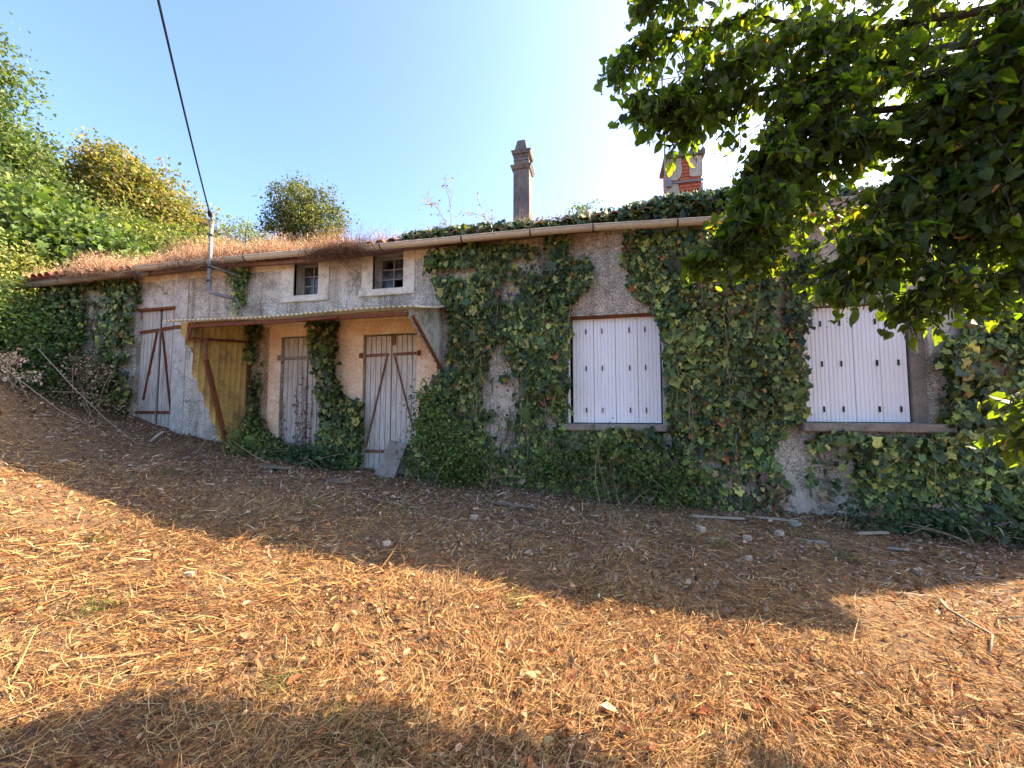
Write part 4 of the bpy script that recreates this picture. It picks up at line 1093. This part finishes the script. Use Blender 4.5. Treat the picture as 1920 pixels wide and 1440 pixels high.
def roof_weeds():
    r = np.random.default_rng(61)
    n = 52000
    x = r.uniform(HX0 - .15, 3.0, n); y = EY + .02 + np.abs(r.normal(size=n)) * .8
    dens = np.interp(x, [-11.2, -10.8, -3.9, -3.3, -2.2, -1.6, 0, 1, 3], [.7, 1, 1, .45, .5, .5, .5, .25, .1])
    d = fbm(x * 1.3, y * 1.3 + 8, 3)
    edge = np.clip((y - EY) / .22, .22, 1)
    k = (r.random(n) < dens * np.clip((d - .30) * 3.8, .05, 1) * edge) & (y < 2.9)
    x, y = x[k], y[k]; n = len(x)
    hm = np.interp(x, [-11, -9, -6, -4, -3.4, -2.5, -1, 1], [.38, .46, .46, .42, .30, .30, .26, .22])
    h = hm * r.uniform(.5, 1.15, n) * np.clip(.55 + (y - EY) * 1.2, .5, 1) * (.25 + 1.5 * fbm(x * 2.6, y * 2.6, 3) ** 1.2)
    cols = pick([(.47, .28, .17), (.54, .36, .22), (.36, .2, .12), (.60, .43, .26), (.26, .15, .09)], n, .15, r)
    V, F, C_ = blades(n, x, y, rz(x, y) + .04, h, r.uniform(.002, .0045, n), .3, cols, r, .25, 2)
    o = link('roof_weeds', np_mesh('roof_weeds', V, [F], M['straw'], C_))
    tag(o, 'dense pinkish dry weeds growing all over the old tiled roof', 'weeds', kind='stuff')
    # dry seed heads and little leaves on the stalks
    m = 44000
    j = r.choice(n, m)
    T = np.stack([x[j], y[j], rz(x[j], y[j]) + .04 + h[j] * r.uniform(.45, 1.05, m)], 1) + r.normal(size=(m, 3)) * .02
    hc = pick([(.48, .29, .19), (.56, .38, .25), (.38, .21, .13), (.62, .45, .27), (.28, .15, .09)], m, .15, r)
    yl = (fbm(T[:, 0] * .9 + 4, T[:, 1], 2) > .56) & (T[:, 0] < -9.2)
    hc[yl] = pick([(.60, .42, .16), (.48, .38, .13)], int(yl.sum()), .15, r)
    o = link('roof_seed_heads', scatter('roof_seed_heads', dia_v, dia_f, basis(rdir(m, r), rdir(m, r)) * (.016 * np.exp(r.normal(size=m) * .45))[:, None, None], T, hc, M['straw']))
    tag(o, 'dry curled seed heads on the roof weeds', 'weeds', kind='stuff')
    # brown tangle hanging over the gutter
    m = 5200
    cx = r.choice([-4.15, -3.75, -6.75, -7.3, -9.0, -9.6, -6.1, -8.3, -3.95], m, p=[.26, .2, .1, .06, .08, .06, .06, .06, .12])
    x = cx + r.normal(size=m) * .2; y = np.full(m, EY - .02) - r.random(m) * .16; z = rz(x, y) + .05 + r.normal(size=m) * .04
    h = r.uniform(.10, .30, m)
    V, F, C_ = blades(m, x, y, z, h, r.uniform(.002, .004, m), .9, pick([(.20, .12, .08), (.28, .18, .12), (.13, .08, .055)], m, .2, r), r, 1.0)
    dz = np.repeat(z, 8); V[:, 2] = dz - np.abs(V[:, 2] - dz) * np.where(np.repeat(r.random(m), 8) < .75, 1, -1)
    o = link('hanging_roots', np_mesh('hanging_roots', V, [F], M['straw'], C_))
    tag(o, 'brown dead roots and stalks hanging over the roof edge and gutter', 'weeds', kind='stuff')
    # tall thin stalks against the sky
    m = 420
    x = r.uniform(-3.6, .8, m); y = r.uniform(.0, 1.0, m)
    V, F, C_ = blades(m, x, y, rz(x, y), r.uniform(.3, .55, m), np.full(m, .0025), .12, pick([(.36, .22, .15), (.46, .3, .2)], m, .15, r), r, .15)
    o = link('tall_stalks', np_mesh('tall_stalks', V, [F], M['straw'], C_)); tag(o, 'thin dry stalks standing against the sky on the roof', 'weeds', kind='stuff')
roof_weeds()

# ------------------------------------------------------------------ linden tree
def linden():
    r = np.random.default_rng(71)
    t = empty('linden_tree'); tag(t, 'big lime tree whose leafy backlit branches hang over the yard', 'tree')
    TR = np.array([6.6, -2.2, 0.]); TR[2] = float(gh(6.6, -2.2)) - .1
    q = MB()
    q.tube([tuple(TR), (6.62, -2.15, 1.2), (6.5, -2.2, 2.6), (6.3, -2.1, 4.2), (6.0, -1.9, 6.0), (5.9, -1.8, 8.0)], [.36, .27, .24, .2, .13, .06], 12)
    q.obj('trunk', M['bark'], t, True)
    L = {
     'a': [(2.14, -2.39, 4.27), (1.22, -2.6, 4.38), (0.46, -2.85, 4.2), (0.14, -2.99, 3.91)],
     'b': [(2.36, -2.39, 4.01), (1.72, -2.54, 3.98), (1.04, -2.77, 3.73), (0.62, -2.85, 3.62), (0.28, -3.03, 3.6)],
     'c': [(1.84, -2.55, 3.95), (1.32, -2.7, 3.73), (1.07, -2.73, 3.26), (0.85, -2.81, 2.84), (0.68, -2.83, 2.62)],
     'd': [(2.01, -2.53, 3.62), (1.52, -2.64, 3.44), (1.24, -2.67, 2.98), (1.03, -2.78, 2.61)],
     'e': [(2.49, -2.49, 3.86), (1.94, -2.65, 3.44), (1.6, -2.72, 3.42), (1.29, -2.74, 3.37), (0.99, -2.74, 3.15)],
     'f': [(2.36, -2.85, 3.28), (2.08, -2.84, 3.01), (1.87, -2.82, 2.73), (1.59, -2.82, 2.51), (1.4, -2.86, 2.41)],
     'g': [(2.36, -2.93, 2.95), (2.17, -2.85, 2.71), (1.98, -2.83, 2.45), (1.78, -2.81, 2.23)],
     'h': [(2.45, -2.8, 3.6), (2.11, -2.76, 3.36), (1.78, -2.8, 2.94), (1.53, -2.84, 2.62)],
     'i': [(2.68, -2.79, 2.74), (2.38, -2.79, 2.5), (2.19, -2.77, 2.28)],
     'j': [(2.55, -3.08, 1.97), (2.26, -3.08, 1.69), (2.1, -3.05, 1.53)],
     'k': [(2.57, -2.61, 4.35), (1.91, -2.77, 4.38), (1.25, -2.92, 4.45), (0.59, -3.07, 4.38), (0.31, -3.14, 4.24)],
     'o': [(2.89, -2.79, 3.78), (2.57, -2.87, 3.39), (2.34, -2.91, 3.0), (2.22, -2.91, 2.69)],
     'y': [(2.4, -2.93, 3.93), (2.25, -2.9, 3.74), (2.05, -2.88, 3.51), (1.97, -2.83, 3.23)],
     'z': [(2.37, -3.02, 3.6), (2.28, -2.97, 3.3), (2.22, -2.91, 2.98), (2.14, -2.86, 2.71)],
     'aa': [(2.05, -2.61, 4.14), (1.47, -2.79, 4.02), (1.0, -2.89, 3.92), (0.63, -2.97, 3.75), (0.43, -3.0, 3.58)],
     'ab': [(1.9, -2.72, 3.67), (1.44, -2.82, 3.51), (1.1, -2.87, 3.2), (0.97, -2.89, 2.9), (0.9, -2.89, 2.66)],
     'ac': [(2.42, -2.58, 3.4), (2.09, -2.64, 3.17), (1.83, -2.63, 2.86), (1.76, -2.63, 2.55)],
     's': [(5.4, -1.4, 6.7), (4.6, -.9, 7.1), (3.6, -.7, 7.3), (2.6, -.8, 7.1)],  # unseen limb, added to shade the upper leaf mass
     'u': [(5.6, -.4, 7.8), (4.8, .4, 8.2), (4.2, .8, 8.4)],  # another unseen limb added for its shade on the leaves
     'r': [(5.2, -3.2, 5.6), (4.2, -3.2, 6.2), (3.0, -3.0, 6.4), (1.9, -2.9, 6.2)],
     't': [(7.4, -3.2, 5.6), (8.2, -4.0, 6.4), (9.0, -4.8, 6.6)],
     'v': [(6.4, -2.6, 8.0), (6.6, -3.0, 9.0), (6.8, -3.2, 9.8)],
     'w': [(8.0, -1.6, 5.4), (9.2, -1.4, 6.2), (10.2, -1.2, 6.5)],
     'x': [(5.0, -1.6, 6.2), (4.0, -1.6, 6.6), (3.0, -1.6, 6.5)],
    }
    off = set('rtvwxsu')
    lim = MB(); twg = MB(); LT = []; LN = []; LD = []; BT = []; BD = []; FT = []
    for key, pts in L.items():
        pts = [np.array(p) for p in pts]
        z0 = min(max(pts[0][2] - .4, 2.4), 6.5)
        s0 = np.array([6.4, -2.1, z0])
        ctl = [s0, (s0 + pts[0]) / 2 + np.array([0, 0, .35])] + pts
        # resample as Catmull-Rom
        C = [ctl[0]] + ctl + [ctl[-1]]
        path = []
        for i in range(1, len(C) - 2):
            for u in np.linspace(0, 1, 7)[:-1]:
                a, b, c, d = C[i - 1], C[i], C[i + 1], C[i + 2]
                path.append(.5 * ((2 * b) + (-a + c) * u + (2 * a - 5 * b + 4 * c - d) * u * u + (-a + 3 * b - 3 * c + d) * u ** 3))
        path.append(ctl[-1]); path = np.array(path)
        path[2:-1] += r.normal(size=(len(path) - 3, 3)) * .02
        lim.tube([tuple(p) for p in path], list(np.linspace(.036, .005, len(path))), 6, False)
        nfrom = 11 if key not in off else 9
        for i in range(nfrom, len(path)):
            for _ in range(7 if key not in off else (4 if key in 'su' else 3)):
                d = path[i] - path[i - 1]; d = d / (np.linalg.norm(d) + 1e-9)
                sd = d * .6 + rdir(1, r)[0] * np.array([.8, .8, .5]) + np.array([0, 0, -.25]); sd /= np.linalg.norm(sd)
                ln = r.uniform(.15, .36) * (1.0 if i < len(path) - 5 else .7)
                p = path[i].copy(); tp = [tuple(p)]
                nn = max(5, int(ln / .032))
                for k in range(nn):
                    sd = sd + np.array([0, 0, -.07]) + r.normal(size=3) * .08; sd /= np.linalg.norm(sd)
                    p = p + sd * ln / nn; tp.append(tuple(p))
                    side = np.cross(sd, [0, 0, 1.]); side /= np.linalg.norm(side) + 1e-9
                    sg = 1 if k % 2 else -1
                    LT.append(p + side * sg * .026 + np.array([0, 0, -.012]))
                    LD.append(sd * .5 + side * sg * r.uniform(.2, .9) + np.array([0, 0, -.75 - .5 * r.random()]))
                    LN.append(np.array([0, 0, 1.]) * .55 + rdir(1, r)[0] * .75 + sd * .3)
                    if r.random() < .08:
                        BT.append(p + rdir(1, r)[0] * .02); BD.append(np.array([r.normal() * .5, r.normal() * .5, -.7]))
                        fp = p + np.array([r.normal() * .03, r.normal() * .03, -.09])
                        for _f in range(3): FT.append(fp + r.normal(size=3) * .014)
                twg.tube(tp[::2] + ([tp[-1]] if len(tp) % 2 == 0 else []), .0035, 3, False)
    lim.obj('limbs', M['bark'], t); twg.obj('twigs', M['bark'], t)
    LT, LN, LD = np.array(LT), np.array(LN), np.array(LD); n = len(LT)
    s = .047 * np.exp(r.normal(size=n) * .3)
    LC = [(.033, .054, .015), (.042, .066, .018), (.026, .044, .014), (.055, .08, .022)]
    LP = [.35, .3, .2, .15]
    col = pick(LC, n, .15, r, LP)
    yel = r.random(n) < .003; col[yel] = (.32, .22, .05)
    B = basis(LN, LD)
    crown = empty('crown'); crown.parent = t
    cp = np.array([0, -5.6, 1.6]); rel = LT - cp
    fw = np.array([-math.sin(R(13)), math.cos(R(13)), .06]); depth = rel @ fw
    infr = (LT[:, 0] < 2.7) & (LT[:, 2] < 4.5)
    cand = np.where(infr)[0]; cand = cand[np.argsort(depth[cand])][:1100]; sel = r.choice(cand, 300, replace=False)
    leaf_parts(crown, 'leaf', lin_v, lin_f, LC, M['linden'], B[sel], LT[sel], s[sel] * 1.1, r, LP)
    keep = np.ones(n, bool); keep[sel] = False
    var = r.integers(0, 4, n)
    for v_ in range(4):
        kk = keep & (var == v_)
        lv = lin_v.copy(); lv[:, 2] *= (.4, 1.0, 2.2, -1.2)[v_]; lv[:, 0] *= (1.08, .95, .8, 1.0)[v_]
        lv[:, 2] += (.0, .10, -.12, .08)[v_] * np.sin(lv[:, 1] * 5)
        o = link('foliage', scatter('foliage', lv, lin_f, B[kk] * s[kk][:, None, None], LT[kk], col[kk], M['linden'], True), crown); tag(o, kind='stuff')
    BT = np.array(BT); BD = np.array(BD); m = len(BT)
    bv = lea_v * np.array([.55, 1, 1])
    o = link('bracts', scatter('bracts', bv, lea_f, basis(rdir(m, r), BD) * (.06 * np.exp(r.normal(size=m) * .2))[:, None, None], BT, pick([(.16, .17, .06), (.2, .18, .07), (.12, .14, .05), (.2, .13, .06)], m, .15, r), M['linden']), crown); tag(o, kind='stuff')
    FT = np.array(FT); m = len(FT)
    ov = np.array([(1, 0, 0), (-1, 0, 0), (0, 1, 0), (0, -1, 0), (0, 0, 1), (0, 0, -1)]) * .0055
    of = [np.array([(0, 2, 4), (2, 1, 4), (1, 3, 4), (3, 0, 4), (2, 0, 5), (1, 2, 5), (3, 1, 5), (0, 3, 5)])]
    o = link('fruits', scatter('fruits', ov, of, np.repeat(np.eye(3)[None], m, 0), FT, pick([(.10, .11, .05), (.07, .08, .04)], m, .2, r), M['foliage']), crown); tag(o, kind='stuff')
    print('linden leaves', n)
linden()

# ------------------------------------------------------------------ mown straw, leaf litter
def straw():
    r = np.random.default_rng(81)
    def pts(n, near):
        # density falls off with the distance from where one stands in the yard
        m = int(n * 2.2)
        d = r.uniform(0, 1, m) ** (1.0) ; rad = near[0] * (near[1] / near[0]) ** d
        th = r.uniform(R(-10), R(190), m)
        x = rad * np.cos(th); y = -5.6 + rad * np.sin(th)
        k = (y < -.02) & (x > -13) & (x < 7.5); return x[k][:n], y[k][:n]
    x, y = pts(255000, (1.0, 12.0)); n = len(x)
    dist = np.hypot(x, y + 5.6)
    wallw = np.clip((-y - .3) / 2.6, 0, 1)              # less straw, more litter by the wall
    mat_ = fbm(x * 1.7 + 3, y * 1.7, 4)
    k = r.random(n) < (.50 + .50 * wallw) * np.clip((mat_ - .26) * 4.2, .35, 1)
    x, y, dist = x[k], y[k], dist[k]; n = len(x)
    z = gh(x, y)
    ln = r.uniform(.022, .085, n) * np.exp(r.normal(size=n) * .45)
    flow = fbm(x * .9 + 11, y * .9 + 2, 3) * 9.0 + fbm(x * 4 + 1, y * 4, 2) * 3.0      # combed by the mower
    a = np.where(r.random(n) < .6, flow + r.normal(size=n) * .45, r.uniform(0, 2 * math.pi, n))
    el = np.abs(r.normal(size=n)) * .34
    d = np.stack([np.cos(a) * np.cos(el), np.sin(a) * np.cos(el), np.sin(el)], 1)
    side = np.cross(d, np.array([0, 0, 1.])); side /= np.linalg.norm(side, axis=1, keepdims=True)
    w = r.uniform(.0009, .0023, n) * np.clip(dist / 2.1, 1, 3.6)
    bd = r.normal(size=(n, 3)) * np.array([.2, .2, .08])
    t = np.array([0, .5, 1.])
    zo = np.abs(r.normal(size=n)) * .012 + .02 * np.clip(fbm(x * 5, y * 5 + 3, 2) - .45, 0, 1)
    P = np.stack([x, y, z + zo], 1)[:, None] + d[:, None] * (ln[:, None] * (t - .2))[..., None] + bd[:, None] * (ln[:, None] * t ** 2)[..., None]
    tw = r.normal(size=(n, 1)) * .6
    sv = side * np.cos(tw) + np.array([0, 0, 1.]) * np.sin(tw)
    ww = (w[:, None] * np.array([1, .9, .35]))[..., None] * sv[:, None]
    V = np.stack([P - ww, P + ww], 2).reshape(-1, 3)
    V[:, 2] = np.maximum(V[:, 2], np.repeat(z, 6) - .004)
    f = np.array([(0, 1, 3, 2), (2, 3, 5, 4)])
    F = (f[None] + (np.arange(n) * 6)[:, None, None]).reshape(-1, 4)
    tone = fbm(x * .8, y * .8, 3)
    cols = pick([(.44, .242, .088), (.52, .33, .135), (.36, .178, .062), (.25, .108, .04), (.60, .44, .23), (.13, .062, .03)], n, .2, r, [.25, .17, .2, .18, .05, .15]) * (.64 + .56 * tone)[:, None]
    nw = r.random(n) < np.clip(1.2 + y / 2.2, 0, .6)  # straw in the house shadow: its greyer shade tone is put into the colour
    cols[nw] = pick([(.42, .32, .22), (.32, .235, .16), (.58, .47, .34), (.22, .155, .10)], int(nw.sum()), .18, r)
    o = link('straw', np_mesh('straw', V, [F], M['straw'], np.repeat(cols, 6, 0)))
    tag(o, 'mown dry golden straw lying all over the yard', 'straw', kind='stuff')
    # a few longer pale stalks on top
    x, y = pts(5200, (1.1, 10.0)); n = len(x); dist = np.hypot(x, y + 5.6)
    V, F, C_ = blades(n, x, y, gh(x, y) + .012, r.uniform(.10, .26, n), r.uniform(.0012, .002, n) * np.clip(dist / 2.4, 1, 2.5), 6.0, pick([(.58, .41, .2), (.5, .32, .14)], n, .12, r), r, .25)
    V[:, 2] = np.maximum(V[:, 2], gh(V[:, 0], V[:, 1]) + .01); V[:, 2] = np.minimum(V[:, 2], gh(V[:, 0], V[:, 1]) + .06)
    o = link('stalks', np_mesh('stalks', V, [F], M['straw'], C_)); tag(o, 'longer pale straw stalks lying on the mown grass', 'straw', kind='stuff')
    # short upright stubble
    x, y = pts(90000, (1.0, 11.0)); n = len(x)
    k = r.random(n) < np.clip((fbm(x * 3.1 + 9, y * 3.1, 3) - .5) * 7, 0, 1) * np.clip((-y) / 1.2, .1, 1)
    x, y = x[k], y[k]; n = len(x); dist = np.hypot(x, y + 5.6)
    cols = pick([(.46, .29, .125), (.38, .21, .085), (.52, .37, .175)], n, .15, r)
    V, F, C_ = blades(n, x, y, gh(x, y), r.uniform(.025, .08, n), r.uniform(.001, .002, n) * np.clip(dist / 2.4, 1, 2.5), .45, cols, r, .5, 2)
    o = link('stubble', np_mesh('stubble', V, [F], M['straw'], C_)); tag(o, 'short upright dry grass stubble in the yard', 'stubble', kind='stuff')
    # curled dead leaves
    x, y = pts(26000, (1.1, 13.0)); x2 = r.uniform(-11.5, 6.5, 24000); y2 = -np.abs(r.normal(size=24000)) * 1.0 - .02
    x = np.concatenate([x, x2]); y = np.concatenate([y, y2]); n = len(x)
    nrm = rdir(n, r) + np.array([0, 0, 1.0]); tip = rdir(n, r)
    s = .030 * np.exp(r.normal(size=n) * .4)
    near_w = y > -2.4 + r.normal(size=n) * .4
    cols = pick([(.30, .16, .075), (.38, .22, .11), (.22, .115, .06), (.46, .30, .16), (.36, .14, .06)], n, .2, r)
    cols[near_w] = pick([(.23, .145, .09), (.32, .21, .135), (.16, .10, .065), (.44, .33, .23)], int(near_w.sum()), .2, r)  # browner litter by the wall, also greyed in colour for the house shadow
    k = r.random(n) < np.clip((fbm(x * 1.2, y * 1.2 + 2, 3) - .15) * 2.4, .2, 1)
    T = np.stack([x, y, gh(x, y) + .006 + .02 * r.random(n)], 1)
    o = link('leaf_litter', scatter('leaf_litter', lea_v, lea_f, basis(nrm, tip)[k] * s[k][:, None, None], T[k], cols[k], M['dryleaf']))
    tag(o, 'curled brown dead leaves strewn over the yard', 'leaves', kind='stuff')
    # green tufts
    cx = np.array([(-4.1, -3.1), (-3.0, -3.75), (-1.55, -3.9), (-1.15, -4.05), (-5.4, -1.6), (-3.2, -1.7), (-2.2, -1.5), (1.1, -1.5), (-.9, -4.1), (2.1, -1.35), (-4.2, -1.4), (.35, -4.0), (1.5, -3.7), (-.6, -2.9)])
    m = 80 * len(cx); j = r.choice(len(cx), m)
    x = cx[j, 0] + r.normal(size=m) * .05; y = cx[j, 1] + r.normal(size=m) * .05
    V, F, C_ = blades(m, x, y, gh(x, y), r.uniform(.03, .10, m), r.uniform(.0018, .0032, m), .8, pick([(.10, .14, .035), (.14, .18, .05), (.07, .11, .03)], m, .2, r), r, .8)
    o = link('green_grass', np_mesh('green_grass', V, [F], M['foliage'], C_)); tag(o, 'few green grass tufts surviving in the dry yard', 'grass', kind='stuff')
straw()

# ------------------------------------------------------------------ things lying about
def on_ground(x, y): return float(gh(x, y))
def slab_obj(name, label, cat, x, y, sx, sy, sz, rot, mat, seed, lift=.01, tilt=(0, 0)):
    r = np.random.default_rng(seed); q = MB()
    k = 9; ring = []
    for i in range(k):
        a_ = 2 * math.pi * i / k; rr = r.uniform(.75, 1.1)
        c, s_ = math.cos(a_), math.sin(a_); sc = 1 / max(abs(c), abs(s_)) ** .7
        ring.append((c * sx / 2 * rr * sc, s_ * sy / 2 * rr * sc))
    q.add([(a_, b, 0) for a_, b in ring] + [(a_ * .93, b * .93, sz) for a_, b in ring], [tuple(range(k))[::-1], tuple(range(k, 2 * k))] + [(i, (i + 1) % k, (i + 1) % k + k, i + k) for i in range(k)])
    o = q.obj(name, mat); o.location = (x, y, on_ground(x, y) + lift); o.rotation_euler = (tilt[0], tilt[1], rot); tag(o, label, cat); return o
# concrete slab leaning on the door
q = MB(); w, h, th = .34, .56, .06
q.add([(-w / 2 + .01, 0, 0), (w / 2, 0, .0), (w / 2 - .02, 0, h), (-w / 2, 0, h - .01), (-w / 2 + .01, th, 0), (w / 2, th, 0), (w / 2 - .02, th, h), (-w / 2, th, h - .01)],
      [(0, 1, 2, 3), (7, 6, 5, 4), (0, 4, 5, 1), (1, 5, 6, 2), (2, 6, 7, 3), (3, 7, 4, 0)])
sl = q.obj('concrete_slab', M['concrete']); sl.location = (-3.17, -.30, on_ground(-3.17, -.30) + .01); sl.rotation_euler = (R(-24), R(12), R(-6))
tag(sl, 'grey concrete slab leaning against the foot of the door', 'slab')
slab_obj('flat_stone', 'long flat stone half buried before the narrow door', 'stone', -4.75, -.75, .9, .13, .025, R(-12), M['dull_stone'], 91)
slab_obj('flat_stone', 'flat grey stone slab in the litter below the ivy blanket', 'stone', -1.05, -.95, .6, .10, .02, R(-14), M['dull_stone'], 92)
slab_obj('flat_stone', 'whitish broken slab at the picture edge under the ivy', 'stone', 4.35, -.95, .45, .16, .03, R(-20), M['stone'], 93)
slab_obj('flat_stone', 'small flat stone in front of the leaning slab', 'stone', -3.55, -.85, .45, .14, .04, R(-8), M['dull_stone'], 94)
slab_obj('blue_scrap', 'bluish scrap of sheet among the litter below the leaf-shaded window', 'scrap', 2.02, -1.05, .2, .09, .012, R(10), M['slate'], 95)
slab_obj('blue_scrap', 'pale bluish flake lying nearest the wall foot', 'scrap', 2.05, -.55, .16, .09, .03, R(40), M['slate'], 96)
slab_obj('blue_scrap', 'dull blue scrap in the litter towards the picture edge', 'scrap', 2.75, -.95, .16, .07, .012, R(-10), M['slate'], 97)
stones = [(-1.4, -1.4, .07, 'pale stone lying in front of the flat slab below the ivy blanket'),
          (-1.9, -2.35, .06, 'small white stone at the house shadow edge below the porch'),
          (1.35, -1.25, .07, 'pale stone lying left of the bluish scrap'),
          (1.75, -.95, .08, 'rounded pale stone touching the bluish scrap'),
          (.95, -1.15, .08, 'larger pale stone in the litter below the uncovered shutters'),
          (1.2, -1.75, .05, 'tiny pale stone in the shaded straw below the uncovered shutters'),
          (2.6, -1.45, .06, 'pale stone near the dull blue scrap'),
          (-6.6, -2.0, .08, 'pale stone in the shaded litter below the yellow porch sheet'),
          (-9.0, -2.2, .10, 'whitish stone on the bank below the pale canes'),
          (-9.8, -2.1, .13, 'chalky white stone high on the bank at the picture edge'),
          (-2.9, -3.3, .05, 'lone white pebble in the sunlit straw')]
for i, (x, y, s_, lab) in enumerate(stones):
    o = slab_obj('stone', lab, 'stone', x, y, s_ * 1.3, s_, s_ * .55, i * 1.3, M['stone'], 200 + i, .0)
    o['group'] = 'pale stones scattered over the yard'
# sticks and canes on the ground
def stick(label, pts, rad, mat='straw_stem', name='stick'):
    q = MB(); q.tube([(x, y, on_ground(x, y) + h_) for x, y, h_ in pts], list(np.linspace(rad, rad * .5, len(pts))), 6); o = q.obj(name, M[mat], None, True); tag(o, label, 'stick'); return o
stick('long pale cane lying slantwise before the bramble thicket', [(-10.3, -1.5, .55), (-9.6, -1.5, .38), (-8.8, -1.45, .30), (-8.0, -1.3, .18), (-7.3, -1.1, .05)], .008)
stick('second pale cane leaning down towards the yellow porch sheet', [(-9.3, -.95, .75), (-8.4, -.95, .45), (-7.6, -.95, .18), (-6.9, -1.0, .03)], .008)
stick('crooked pale twig lying in the sunlit straw', [(2.35, -2.05, .03), (2.25, -2.25, .05), (2.3, -2.5, .03), (2.12, -2.72, .02)], .011)
stick('thin bent twig at the edge of the house shadow', [(3.3, -1.95, .03), (2.9, -2.1, .05), (2.55, -2.2, .02)], .008)
stick('short forked stump of wood beside the porch foot', [(-7.0, -.75, .0), (-6.93, -.72, .1), (-6.82, -.7, .2)], .03, 'plank_old', 'wood_stump')
for lab, x, y, L_, rot in (('narrow bleached lath lying under the ivy by the wall foot', 1.25, -.62, .55, 2), ('second bleached lath beside the bluish flake', 1.85, -.45, .5, -12), ('broken lath end lying beyond the bluish scraps', 2.75, -.6, .35, 18)):
    o = MB().box(-L_ / 2, L_ / 2, -.02, .02, 0, .018).obj('lath', M['plank_old']); o.location = (x, y, on_ground(x, y) + .02); o.rotation_euler = (0, 0, R(rot)); tag(o, lab, 'lath')
